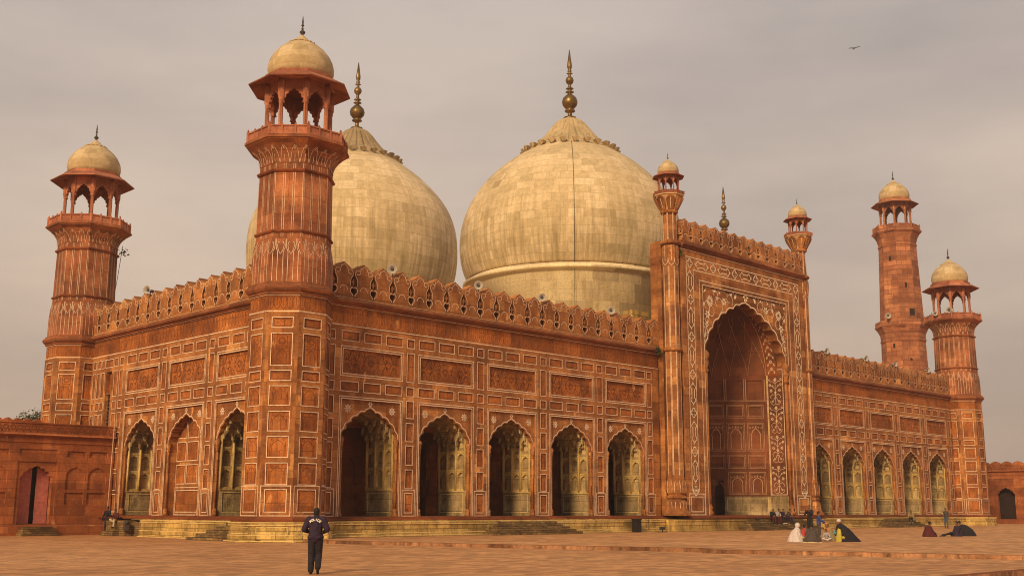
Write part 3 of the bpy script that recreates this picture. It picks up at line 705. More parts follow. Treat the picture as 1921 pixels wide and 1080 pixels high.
# ---- parapet merlons with pierced slots
def merlon_mesh(p=1.434, th=.85, s=1.0):
    h = p/2; k = s
    R = [(h, 0), (h, .13), (h-.07, .14), (h-.07, .26), (h-.13, .30), (h-.21, .42), (h-.22, .56), (h-.13, .68), (h-.05, .66), (h-.05, .78), (h-.2, .80), (h-.22, .88), (h-.22, 1.12), (h-.16, 1.26), (h-.04, 1.50), (h, 1.62), (h, 1.74), (h-.10, 1.76), (.44, 1.86), (.24, 2.02), (.10, 2.07), (0, 2.17)]
    R = [(x, z*k) for x, z in R]
    pts = [(-x, z) for x, z in R[::-1]][:-0 or None]
    poly = R+[(-x, z) for x, z in R[-2::-1]]
    mb = MB(); T = lambda u, v, w: (u, -w, v)
    mb.prism(poly, -th, 0, T)
    # fleur filling half of each slot, set back
    for s_ in (-1, 1):
        mb.prism([(s_*h, .80*k), (s_*(h-.07), .86*k), (s_*(h-.04), .95*k), (s_*(h-.15), 1.02*k), (s_*(h-.06), 1.12*k), (s_*h, 1.26*k)], -.25, -.05, T)
    body = mb.mesh('merlon', 'red_sandstone', True)
    il = MB(); w_ = .012
    for s_ in (-1, 1):
        hole = [(s_*(h-.03), .20), (s_*(h-.10), .24), (s_*(h-.10), .30), (s_*(h-.24), .42), (s_*(h-.26), .58), (s_*(h-.14), .73), (s_*(h-.02), .68)]
        il.ribbon([(x, z*k) for x, z in hole], .034, w_, T)
        up = [(s_*(h-.26), .80), (s_*(h-.26), 1.12), (s_*(h-.20), 1.24), (s_*(h-.08), 1.44), (s_*(h-.10), 1.62)]+[(s_*(h-.28+.16*cos(radians(a))), 1.62+.14*sin(radians(a))) for a in range(20, 340, 40)]
        il.ribbon([(x, z*k) for x, z in up], .030, w_, T)
        il.ribbon([(x, z*k) for x, z in [(s_*.34, 1.72), (s_*.22, 1.78), (s_*.26, 1.88), (s_*.12, 1.93), (0, 2.04)]], .030, w_, T)
    il.ribbon([(x, z*k) for x, z in arcpts(0, .52, .26, 0, 180, 8)], .030, w_, T)
    return body, il.mesh('merlon_inlay', 'white_inlay', False)
mm, mi_ = merlon_mesh()
mmp, mip = merlon_mesh(1.325, .8, .88)
def parapet(T0, us, z, rz, body, inl, basebox):
    mb = MB(); mb.box(*basebox)
    po = mb.obj('parapet', 'red_sandstone', mosque)
    for u in us:
        p = T0(u)
        a = bpy.data.objects.new('merlon', body); C.objects.link(a); a.parent = po; a.location = (p[0], p[1], z); a.rotation_euler = (0, 0, rz)
        b = bpy.data.objects.new('merlon_inlay', inl); C.objects.link(b); b.parent = po; b.location = (p[0], p[1], z); b.rotation_euler = (0, 0, rz)
    return po
parapet(lambda u: (u, -.08), [-40.0+1.434*i for i in range(22)], 13.40, 0, mm, mi_, (-41, -9.4, 0.0, .7, 13.0, 13.42))
parapet(lambda u: (u, -.08), [40.0-1.434*i for i in range(22)], 13.40, 0, mm, mi_, (9.4, 41, 0.0, .7, 13.0, 13.42))
parapet(lambda u: (-42.02, u), [1.69+1.434*i for i in range(17)], 13.40, -pi/2, mm, mi_, (-41.9, -41.2, 1.0, 26, 13.0, 13.42))
# roof, rear and far walls
mb = MB(); mb.box(-41.2, -6.2, .7, 4.6, 12.6, 13.3); mb.box(6.2, 41.2, .7, 4.6, 12.6, 13.3); mb.box(-41.2, 41.2, 4.6, 26.0, 12.6, 13.3); mb.box(-41.2, 41.2, 26.0, 26.5, 0, 14.5); mb.box(41.4, 41.9, .3, 26.5, 0, 15.0)
mb.obj('roof', 'pale_ledge', mosque)

# ---- the kiosk that crowns each tower (unit scale = corner tower; z from the foot of its corbel)
def kiosk_meshes(plainstone=False):
    K = {}
    st = 'minaret_sandstone' if plainstone else 'rose_sandstone'
    mb = MB(); mb.oct([(2.08, 0), (2.10, .25), (2.20, .5), (2.38, .76), (2.62, .98), (2.86, 1.14), (2.92, 1.2), (2.98, 1.22), (2.98, 1.34), (2.90, 1.40), (2.9, 1.42)]); K['corbel'] = mb.mesh('corbel', 'minaret_sandstone' if plainstone else 'shaft_sandstone', True)
    mb = MB()
    def face(k, R):    # frame on octagon face k at circumradius R
        a = radians(45*k); ap = R*cos(radians(22.5)); n = Vector((cos(a), sin(a))); t = Vector((-sin(a), cos(a)))
        return lambda u, v, w: (n.x*(ap+w)+t.x*u, n.y*(ap+w)+t.y*u, v)
    hw = 2.84*sin(radians(22.5))
    for k in range(8):
        T = face(k, 2.84)
        mb.box(-hw, hw, 1.42, 1.52, -.09, 0, T=T); mb.box(-hw, hw, 1.86, 1.94, -.10, .02, T=T); mb.box(-hw, hw, 1.52, 1.86, -.07, -.035, T=T)
        for u in (-.37, .37): mb.box(u-.05, u+.05, 1.42, 1.98, -.10, .015, T=T)
        for u in (-.37, .37): p = T(u, 2.0, -.04); mb.ball((p[0], p[1], 2.02), .055, n=6, m=4)
    for k in range(8):
        a = radians(22.5+45*k); x, y = 2.80*cos(a), 2.80*sin(a)
        mb.lathe([(.10, 1.42), (.10, 1.98), (.05, 2.0), (.07, 2.06), (.02, 2.16)], 6, x, y, False)
    K['railing'] = mb.mesh('railing', st, True)
    mb = MB()
    mb.lathe([(.17, 1.3), (.17, 1.62), (.12, 1.72), (.125, 3.1), (.115, 3.55), (.16, 3.62), (.13, 3.70), (.20, 3.84), (.19, 3.86), (.19, 4.65), (.19, 4.95)], 10, 0, 0, True); K['column'] = mb.mesh('column', st, False)
    mb = MB(); hw = 1.80*sin(radians(22.5))
    for k in range(8):
        T = face(k, 1.80)
        arch_plate(mb, T, hw, 3.55, 5.1, [(x, z) for x, z in cusp(.50, 3.60, 4.42, 4, .26, 4)], -.11, .04)
    K['arch_screen'] = mb.mesh('arch_screen', st, True)
    mb = MB(); mb.oct([(1.7, 4.9), (1.95, 4.95), (2.05, 5.02), (2.9, 4.78), (2.93, 4.80), (2.93, 4.86), (2.12, 5.30), (2.02, 5.33), (2.02, 5.52), (1.93, 5.54), (1.88, 5.56), (0, 5.58)]); K['canopy'] = mb.mesh('canopy', st, True)
    mb = MB(); mb.lathe([(1.80, 5.50), (1.85, 5.75), (1.89, 6.0), (1.88, 6.22), (1.80, 6.52), (1.62, 6.87), (1.36, 7.20), (1.05, 7.47), (.72, 7.68), (.70, 7.70), (0, 7.80)], 48); K['dome'] = mb.mesh('dome', 'small_dome_stone', False)
    mb = MB(); mb.lathe([(.80, 7.66), (.78, 7.71), (.60, 7.76), (.42, 7.90), (.27, 8.06), (.14, 8.18), (.08, 8.26)], 24, rf=lambda a, z: 1+.04*cos(12*a))
    for k in range(16):
        a = 2*pi*k/16; mb.ball((.78*cos(a), .78*sin(a), 7.66), .085, .085, .06, 6, 4)
    K['lotus_cap'] = mb.mesh('lotus_cap', 'small_dome_stone', False)
    mb = MB(); mb.lathe([(.07, 8.22), (.11, 8.27), (.05, 8.31), (.16, 8.39), (.165, 8.46), (.07, 8.56), (.035, 8.60), (.09, 8.65), (.035, 8.70), (.03, 8.78), (.085, 8.84), (.085, 8.88), (.03, 8.95), (.055, 9.0), (.05, 9.10), (.012, 9.45)], 12); K['finial'] = mb.mesh('finial', 'dark_iron', False)
    return K
K1 = kiosk_meshes(); K2 = kiosk_meshes(True)
def add_kiosk(parent, K, z, s, corbel=True):
    def put(n, loc=(0, 0, 0), rz=0):
        o = bpy.data.objects.new(n, K[n]); C.objects.link(o); o.parent = parent; o.location = (loc[0]*s, loc[1]*s, z); o.scale = (s, s, s); o.rotation_euler = (0, 0, rz); return o
    for n in (['corbel'] if corbel else [])+['railing', 'arch_screen', 'canopy', 'dome', 'lotus_cap', 'finial']: put(n)
    for k in range(8):
        a = radians(22.5+45*k); put('column', (1.80*cos(a), 1.80*sin(a), 0))

# ---- corner tower
def octface(k, R, R1=None, z0=0, z1=1):
    a = radians(45*k); n = Vector((cos(a), sin(a))); t = Vector((-sin(a), cos(a))); R1 = R if R1 is None else R1
    def T(u, v, w):
        f = min(1, max(0, (v-z0)/(z1-z0))); ap = (R+(R1-R)*f)*cos(radians(22.5))
        return (n.x*(ap+w)+t.x*u, n.y*(ap+w)+t.y*u, v)
    return T
def build_tower():
    R = 2.27; hw = R*sin(radians(22.5))
    mb = MB(); il = MB(); gr = MB()
    for k in range(8):
        T = octface(k, R); hs = []
        for z0, z1, a_ in ((11.0, 11.51, 0), (8.98, 10.66, 1), (8.18, 8.67, 0), (6.88, 7.86, 2), (5.54, 6.53, 2), (4.18, 5.21, 2), (2.78, 3.85, 2)):
            hs.append((-.54, .54, z0, z1, .05)); il.rect(-.54, .54, z0, z1, LW, WI, T)
            if a_ == 0: gr.ribbon(cartouche(-.54, .54, z0, z1), .03, -.042, T, True)
            if a_ == 2: minorarch(gr, T, -.54, .54, z0, z1, -.042); gr.ribbon([(-.40, z0+.05), (-.40, z1-.3)], .028, -.042, T); gr.ribbon([(.40, z0+.05), (.40, z1-.3)], .028, -.042, T)
            if a_ == 1:
                minorarch(gr, T, -.40, .40, z0, z0+1.0, -.042)
                gr.ribbon([((.16+.04*cos(8*t))*cos(t), z1-.38+(.16+.04*cos(8*t))*sin(t)) for t in [i*2*pi/32 for i in range(32)]], .03, -.042, T, True)
                gr.rect(-.26, .26, z1-.64, z1-.12, .028, -.042, T); gr.ribbon([(-.42, z0+.05), (-.42, z1-.2)], .028, -.042, T); gr.ribbon([(.42, z0+.05), (.42, z1-.2)], .028, -.042, T)
        hs.append((-.54, .54, 1.39, 2.49, .05)); il.rect(-.54, .54, 1.39, 2.49, LW, WI, T); il.rect(-.76, .76, 1.20, 2.68, LW, WI, T)
        hs.append((-hw, hw, 11.93, 12.72, .04))
        wallgrid(mb, T, -hw, hw, ZB, 12.75, hs, 0, 1)
        petalrow(gr, T, -hw+.02, hw-.02, 11.96, 12.70, .34, -.032)
        il.ribbon([(-hw, 11.86), (hw, 11.86)], .05, WI, T); il.ribbon([(-hw, 12.755), (hw, 12.755)], .04, WI, T)
        # flared drum above the roll: leaf-and-line inlay
        def T2(u, v, w, k=k):
            pr = [(2.27, 13.42), (2.27, 14.6), (2.25, 15.1), (2.20, 15.5), (2.12, 15.85), (2.12, 15.98)]; r = pr[-1][0]
            for i in range(5):
                if v <= pr[i+1][1]: r = pr[i][0]+(pr[i+1][0]-pr[i][0])*(v-pr[i][1])/(pr[i+1][1]-pr[i][1]); break
            a = radians(45*k); n = Vector((cos(a), sin(a))); t = Vector((-sin(a), cos(a))); ap = r*cos(radians(22.5))+w+.006
            return (n.x*ap+t.x*u, n.y*ap+t.y*u, v)
        for j in range(3):
            u = (j-1)*.56
            for s_ in (-1, 1):
                il.ribbon([(u+s_*.13, 13.5), (u+s_*.13, 14.3), (u+s_*.13, 15.12)], .026, .012, T2)
                il.ribbon([(u+s_*.28, 14.98), (u+s_*.20, 15.10), (u+s_*.13, 15.30), (u+s_*.10, 15.50), (u+s_*.15, 15.66), (u+s_*.22, 15.62)], .022, .012, T2)
                il.ribbon([(u+s_*.13, 15.12), (u+s_*.05, 15.28), (u+s_*.02, 15.55), (u+s_*.02, 15.84)], .022, .012, T2)
        # upper shaft, paired vertical lines
        T3 = octface(k, 2.12, 2.06, 15.95, 20.15); h3 = 2.09*sin(radians(22.5))
        for u in (-h3+.045, -.32, -.21, .21, .32, h3-.045): il.ribbon([(u, 15.97), (u, 20.12)], .021, .012, T3)
        # corbel sprays
        def T4(u, v, w, k=k):
            prof = [(2.08, 20.15), (2.10, 20.40), (2.20, 20.65), (2.38, 20.91), (2.62, 21.13), (2.86, 21.29)]
            for i in range(len(prof)-1):
                if v <= prof[i+1][1] or i == len(prof)-2:
                    f = (v-prof[i][1])/(prof[i+1][1]-prof[i][1]); r = prof[i][0]+(prof[i+1][0]-prof[i][0])*f; break
            a = radians(45*k); n = Vector((cos(a), sin(a))); t = Vector((-sin(a), cos(a))); ap = (r+.02)*cos(radians(22.5))+w
            return (n.x*ap+t.x*u*r/2.08, n.y*ap+t.y*u*r/2.08, v)
        for j in range(3):
            u = (j-1)*.54
            for s_ in (-1, 1):
                il.ribbon([(u, 20.16), (u+s_*.05, 20.40), (u+s_*.09, 20.66), (u+s_*.15, 20.88), (u+s_*.24, 21.02), (u+s_*.27, 20.93), (u+s_*.22, 20.86)], .020, .012, T4)
            il.ribbon([(u+.27, 20.2), (u+.27, 20.6)], .02, .012, T4)
    sh = mb.obj('corner_tower', ['red_sandstone', 'carved_sandstone'], mosque, (-42, 0, 0))
    il.obj('inlay_lines', 'white_inlay', sh); gr.obj('groove_shade_lines', 'groove_shade_grime', sh)
    mb = MB()
    mb.oct([(2.27, 12.75), (2.36, 12.80), (2.36, 12.90), (2.48, 12.98), (2.56, 13.10), (2.56, 13.20), (2.46, 13.32), (2.40, 13.35), (2.40, 13.42), (2.28, 13.44)])
    mb.obj('roll_cornice', 'cornice_sandstone', sh, recalc=True)
    mb = MB()
    mb.oct([(2.27, 13.42), (2.27, 14.6), (2.25, 15.1), (2.20, 15.5), (2.12, 15.85), (2.12, 15.98)])
    mb.obj('flared_drum', 'shaft_sandstone', sh, recalc=True)
    mb = MB(); mb.oct([(2.12, 15.95), (2.06, 20.16)]); mb.obj('upper_shaft', 'shaft_sandstone', sh, recalc=True)
    for z in (16.28, 19.72):
        mb = MB(); mb.oct([(2.08, z-.1), (2.18, z-.08), (2.23, z), (2.18, z+.08), (2.08, z+.1)]); mb.obj('ring_moulding', 'dusky_sandstone', sh, recalc=True)
    mb = MB(); mb.oct([(3.05, -.22), (3.05, -.08), (2.86, -.04), (2.86, .2), (2.80, .22), (2.80, .68), (2.86, .70), (2.86, .86), (2.70, .88), (2.7, .90)])
    pb = mb.obj('tower_plinth', 'yellow_stone', sh, recalc=True)
    mb = MB(); mb.oct([(2.72, .89), (2.74, .99), (2.5, 1.0), (2.46, 1.07), (2.30, 1.125)]); mb.obj('tower_string_course', 'dusky_sandstone', sh, recalc=True)
    mb = MB()
    for z, r in ((.84, 2.87), (.71, 2.87), (.20, 2.87), (-.09, 3.06)):
        for k in range(8):
            T = octface(k, r); h_ = r*sin(radians(22.5)); mb.ribbon([(-h_, z), (h_, z)], .03, .004, T)
    for k in range(8):
        T = octface(k, 2.81); mb.rect(-.8, .8, .30, .60, .03, .004, T)
    mb.obj('plinth_lines', 'yellow_line', sh)
    add_kiosk(sh, K1, 20.15, 1.0)
    return sh
tw = build_tower()
clone(tw, mosque, (-42, 26.78, 0))
clone(tw, mosque, (42, 0, 0))
clone(tw, mosque, (42, 26.78, 0))

# ---- great domes
def smooth_prof(P, k=4):
    out = []
    for i in range(len(P)-1):
        p0 = P[max(0, i-1)]; p1 = P[i]; p2 = P[i+1]; p3 = P[min(len(P)-1, i+2)]
        for j in range(k):
            t = j/k; t2 = t*t; t3 = t2*t
            out.append(tuple(.5*((2*p1[c])+(-p0[c]+p2[c])*t+(2*p0[c]-5*p1[c]+4*p2[c]-p3[c])*t2+(-p0[c]+3*p1[c]-3*p2[c]+p3[c])*t3) for c in (0, 1)))
    return out+[P[-1]]
PROF_C = [(9.71, 22.2), (10.16, 23.4), (10.39, 24.6), (10.44, 25.8), (10.32, 27.0), (10.02, 28.2), (9.52, 29.4), (8.83, 30.6), (7.88, 31.8), (6.62, 33.0), (5.25, 34.0), (3.78, 34.9)]
PROF_S = [(7.32, 17.4), (7.74, 18.4), (7.99, 19.4), (8.09, 20.4), (8.09, 21.4), (8.0, 22.4), (7.75, 23.4), (7.30, 24.4), (6.60, 25.4), (5.67, 26.4), (4.52, 27.4), (3.15, 28.4)]
def big_dome(name, x, y, s, P, rcol, zt0, tipz, bulbs, zbase=13.2):
    prof = smooth_prof(P); zneck = P[0][1]; zcol = P[-1][1]; R = P[4][0]
    mb = MB()
    prof = [(r, z-zneck) for r, z in prof]
    mb.lathe(prof, 128)
    d = mb.obj('dome', 'dome_stone', mosque, (x, y, zneck))
    # drum, ring moulding
    mb = MB(); rd = P[0][0]*.985
    mb.lathe([(rd*1.0, zbase-zneck), (rd*1.0, -.75), (rd*1.025, -.66), (rd*1.055, -.55), (rd*1.06, -.34), (rd*1.03, -.2), (rd*1.0, 0.02)], 128)
    mb.obj('drum', 'drum_stone', d)
    # ribbed lotus cap
    mb = MB(); zt = zt0-zneck
    z_ = lambda z: (z-38.27)*s+zt
    cp = [(4.25*s, z_(34.45)), (3.95*s, z_(34.85)), (3.55*s, z_(35.2)), (3.13*s, z_(35.60)), (2.80*s, z_(35.95)), (2.24*s, z_(36.62)), (1.74*s, z_(37.30)), (1.22*s, z_(37.90)), (.62*s, z_(38.22)), (.5*s, z_(38.3))]
    mb.lathe(smooth_prof(cp, 3), 260, rf=lambda a, z: 1.035-.10*(1-abs(sin(13*a)))**3)
    mb.obj('lotus_cap', 'lotus_stone', d)
    mb = MB()
    for k in range(26):
        a = 2*pi*(k+.5)/26; r0, r1, h0 = 3.75*s, 4.72*s, z_(34.70)
        Q = [(r0, -.12*s, h0+.22*s), (r0, .12*s, h0+.22*s), (r1, .36*s, h0+.20*s), (r1+.10*s, 0, h0+.24*s), (r1, -.36*s, h0+.20*s), (r1-.10*s, .20*s, h0-.10*s), (r1-.10*s, -.20*s, h0-.10*s), (r1-.14*s, 0, h0-.18*s), (r0, 0, h0-.02*s)]
        mb.add([(x*cos(a)-y*sin(a), x*sin(a)+y*cos(a), z) for x, y, z in Q], [(0, 1, 2, 3, 4), (3, 2, 5, 7), (4, 3, 7, 6), (1, 8, 7, 5, 2), (8, 0, 4, 6, 7)])
    mb.obj('petal_ring', 'lotus_stone', d, recalc=True)
    # gilded finial
    f = MB(); z1, z2 = bulbs; a = .5*s; g = s
    z1 -= zneck; z2 -= zneck; tp = tipz-zneck
    f.lathe([(.70*g, zt-.12*g), (.60*g, zt), (.62*g, zt+.1*g), (.22*g, zt+.2*g), (.20*g, z1-1.05*g), (.50*g, z1-.95*g), (.50*g, z1-.85*g), (.2*g, z1-.75*g), (.45*g, z1-.62*g), (.70*g, z1-.3*g), (.76*g, z1), (.66*g, z1+.36*g), (.38*g, z1+.66*g), (.2*g, z1+.78*g), (.18*g, z1+.9*g), (.42*g, z1+1.0*g), (.18*g, z1+1.15*g), (.20*g, z1+1.25*g), (.38*g, z1+1.35*g), (.16*g, z1+1.5*g), (.15*g, z2-.45*g), (.34*g, z2-.25*g), (.40*g, z2), (.30*g, z2+.26*g), (.14*g, z2+.38*g), (.14*g, z2+.6*g), (.30*g, z2+.68*g), (.13*g, z2+.78*g), (.22*g, z2+.95*g), (.12*g, z2+1.05*g), (.22*g, z2+1.25*g), (.24*g, z2+1.5*g), (.03*g, tp)], 24, rf=lambda an, z: 1+(.03*cos(10*an)))
    f.obj('finial', 'gilt_copper', d)
    return d
dc = big_dome('dome', 0, 17.36, 1.0, PROF_C, 4.3, 38.27, 45.29, (39.95, 42.17))
ds = big_dome('dome', -25.12, 17.36, .775, PROF_S, 3.3, 31.1, 36.7, (32.49, 34.30))
ds2 = clone(ds, mosque, (25.12, 17.36, 17.4))
# lightning cable down the middle dome
def curve_tube(name, pts, r, mat, parent=None):
    mb = MB()
    for i in range(len(pts)-1): mb.tube(pts[i], pts[i+1], r, r, 5, mi=0)
    return mb.obj(name, mat, parent)
def dome_cable(d, P, ang, zbot):
    pts = [(P[0][0]*1.03, zbot)]+smooth_prof(P)
    z0 = P[0][1]
    return curve_tube('lightning_cable', [((r+.05)*cos(ang), (r+.05)*sin(ang), z-z0) for r, z in pts], .019, 'dark_iron', d)
dome_cable(dc, PROF_C, radians(224), 17)
dome_cable(ds, PROF_S, radians(206), 15)

# ================================================================== great portal
PY = -1.7
TP = lambda u, v, w: (u, PY-w, v)
mb = MB(); hs = []
AP = cusp(5.69, 13.4, 17.95, 7, .17, 6, (0, .33, .59, .77, .905, 1))
mb.prism([(-8.65, ZB), (-5.92, ZB), (-5.92, 18.53), (5.92, 18.53), (5.92, ZB), (8.65, ZB), (8.65, 21.15), (-8.65, 21.15)], -.10-1.2, 0, TP)
portal = mb.obj('portal', 'red_sandstone', mosque, recalc=True)
mb = MB()   # side slabs giving the screen its depth, and the wing behind each column
for s_ in (-1, 1):
    xs = sorted((s_*5.9, s_*9.35)); mb.box(xs[0], xs[1], -.40, .65, 0.9, 21.55)
    xs = sorted((s_*6.0, s_*8.64)); mb.box(xs[0], xs[1], -1.6, -.3, 0.9, 21.14)
mb.box(-9.3, 9.3, -.39, .64, 18.6, 21.5)
mb.obj('portal_wing', 'red_sandstone', portal)
mb = MB(); arch_plate(mb, TP, 5.92, ZB, 18.53, [(x*.975, z-.09) for x, z in AP], -.95, -.13)
mb.obj('cusped_arch', 'red_sandstone', portal, recalc=True)
mb = MB()
for x0, x1 in ((-6.35, -5.92), (5.92, 6.35)): pass
il = MB()
il.ribbon([(-5.64, 12.9)]+AP+[(5.64, 12.9)], .085, -.11, TP)
il.ribbon([(-5.92, ZB), (-5.92, 18.56), (5.92, 18.56), (5.92, ZB)], .05, .012, TP)
il.ribbon([(-6.34, ZB), (-6.34, 18.86), (6.34, 18.86), (6.34, ZB)], .05, .012, TP)
il.ribbon([(-7.94, 2.9), (-7.94, 20.5), (7.94, 20.5), (7.94, 2.9), (7.08, 2.9), (7.08, 19.56), (-7.08, 19.56), (-7.08, 2.9)], .055, .012, TP, True)
il.ribbon([(-8.6, 21.02), (8.6, 21.02)], .05, .012, TP)
for s_ in (-1, 1):
    a, b = sorted((s_*8.3, s_*6.45)); il.rect(a, b, 1.2, 2.66, .05, .012, TP); il.rect(a+.24, b-.24, 1.42, 2.44, .05, .012, TP)
def quatre(cu, cv, r=.16):
    for a in (0, 90, 180, 270): il.ribbon(arcpts(cu+r*1.15*cos(radians(a)), cv+r*1.15*sin(radians(a)), r, a-135, a+135, 9), .068, .013, TP)
def cartv(cu, z0, z1):     # upright elongated knot
    h = .24
    for s_ in (-1, 1):
        il.ribbon([(cu+s_*.17, z0+.35), (cu+s_*.17, z1-.35)], .068, .013, TP)
        for zc, d in ((z0+.25, -1), (z1-.25, 1)):
            il.ribbon(arcpts(cu+s_*.17, zc, .13, -90 if s_ > 0 else 270, 90 if s_ > 0 else 90, 7), .06, .013, TP)
    for zc, d in ((z0+.1, -1), (z1-.1, 1)):
        il.ribbon(arcpts(cu, zc, .13, 0, 180, 8) if d > 0 else arcpts(cu, zc, .13, 180, 360, 8), .068, .013, TP)
        il.ribbon([(cu, zc+d*.13), (cu, zc+d*.30)], .05, .0135, TP)
def carth(cv, u0, u1):
    for s_ in (-1, 1):
        il.ribbon([(u0+.35, cv+s_*.17), (u1-.35, cv+s_*.17)], .068, .013, TP)
        for uc in (u0+.25, u1-.25): il.ribbon(arcpts(uc, cv+s_*.17, .13, 180 if s_ > 0 else 180, 0 if s_ > 0 else 360, 7), .06, .013, TP)
    for uc, d in ((u0+.1, -1), (u1-.1, 1)):
        il.ribbon(arcpts(uc, cv, .13, 90, 270, 8) if d < 0 else arcpts(uc, cv, .13, -90, 90, 8), .068, .013, TP)
        il.ribbon([(uc+d*.13, cv), (uc+d*.30, cv)], .05, .0135, TP)
for s_ in (-1, 1):
    cu = s_*7.51
    quatre(cu, 20.03)
    for i in range(6):
        z = 17.2-2.86*i; quatre(cu, z)
        cartv(cu, z-2.15, z-.70) if i < 5 else None
    cartv(cu, 17.9, 19.35)
    il.ribbon([(cu, 2.98)]+arcpts(cu, 3.05, .16, -60, 240, 8), .068, .013, TP)
for u in (-4.45, -1.5, 1.5, 4.45): quatre(u, 20.03)
for u in (-5.95, -2.98, 0, 2.98, 5.95): carth(20.03, u-.74, u+.74)
il.obj('portal_inlay', 'portal_inlay', portal)
# floral inlay of the spandrels
il = MB(); TS2 = lambda u, v, w: TP(u, v, w-.11)
def leaf(cu, cv, L_, wd, ang, T=TS2):
    ca, sa = cos(radians(ang)), sin(radians(ang)); pts = [(0, 0), (L_*.35, wd*.5), (L_*.7, wd*.35), (L_, 0), (L_*.6, -wd*.4), (L_*.3, -wd*.35)]
    il.add([(cu+x*ca-y*sa, cv+x*sa+y*ca, .012) for x, y in pts], [tuple(range(6))], T=T)
for s_ in (-1, 1):
    F = lambda u, v, r, n=8: flower(il, TS2, s_*u, v, r, n, .012)
    F(4.86, 17.45, .50, 12); F(2.95, 17.62, .36, 6); F(5.2, 16.35, .36, 6); F(5.35, 15.55, .26, 6); F(3.92, 17.75, .22, 5); F(5.62, 14.7, .18, 6)
    leaf(s_*1.5, 18.0, .55, .30, 60 if s_ < 0 else 120); leaf(s_*4.4, 18.3, .4, .25, 0 if s_ < 0 else 180); leaf(s_*5.7, 16.95, .4, .22, 80); leaf(s_*5.62, 18.05, .35, .2, 45); leaf(s_*2.1, 18.25, .32, .2, 20); leaf(s_*5.7, 15.2, .3, .18, 100); leaf(s_*3.4, 18.3, .3, .2, 200)
    for cx, cy, r0, r1, a0, a1 in ((3.75, 17.35, .72, .25, 250, -60), (2.25, 17.85, .55, .18, 230, -110), (4.75, 16.6, .5, .2, 80, 400), (5.3, 17.0, .5, .2, 180, -60), (5.35, 15.95, .42, .18, 60, 330), (5.5, 15.0, .32, .12, 60, 300), (4.2, 18.1, .4, .12, 200, -60)):
        il.ribbon([(s_*x, z) for x, z in spiral(cx, cy, r0, r1, a0, a1, 20)], .045, .011, TS2)
    il.ribbon([(s_*x, z) for x, z in [(5.62, 14.0), (5.66, 14.6), (5.45, 15.3), (5.2, 15.9), (5.05, 16.5), (4.9, 17.1)]], .05, .011, TS2)
    for k in range(14):
        leaf(s_*(5.78-.05*(k % 2)), 14.2+k*.3, .16, .10, 30+k*50)
        leaf(s_*(5.4-k*.32), 18.42-.06*(k % 2), .16, .10, k*70)
flower(il, TP, 0, 18.35, .42, 6, -.05); il.ribbon([(0, 17.95), (0, 18.2)], .09, -.08, TP)
il.obj('floral_inlay', 'portal_inlay', portal)
# jamb shafts of the great arch
for s_ in (-1, 1):
    mb = MB()
    mb.tube((s_*5.62, PY+.18, 1.6), (s_*5.62, PY+.18, 11.9), .16, .16, 8)
    mb.lathe([(.16, 11.8), (.28, 12.0), (.18, 12.2), (.32, 12.6), (.22, 12.8), (.38, 13.2), (.2, 13.5)], 8, s_*5.62, PY+.18)
    mb.lathe([(.34, ZB), (.34, 1.35), (.22, 1.5), (.30, 1.7), (.16, 1.95)], 8, s_*5.62, PY+.18)
    mb.obj('jamb_shaft', 'red_sandstone', portal)
# cornice and crest of the portal
mb = MB(); pr = [(0, 21.10), (.14, 21.10), (.14, 21.18), (.28, 21.24), (.36, 21.34), (.30, 21.46), (.16, 21.50), (.16, 21.58), (0, 21.58)]
extr(mb, TP, -8.66, 8.66, pr+[(-1.0, 21.58), (-1.0, 21.10)]); mb.obj('portal_cornice', 'cornice_sandstone', portal, recalc=True)
parapet(lambda u: (u, PY-.05), [-7.95+1.325*i for i in range(13)], 21.55, 0, mmp, mip, (-9.3, 9.3, -.35, .6, 21.5, 21.7))
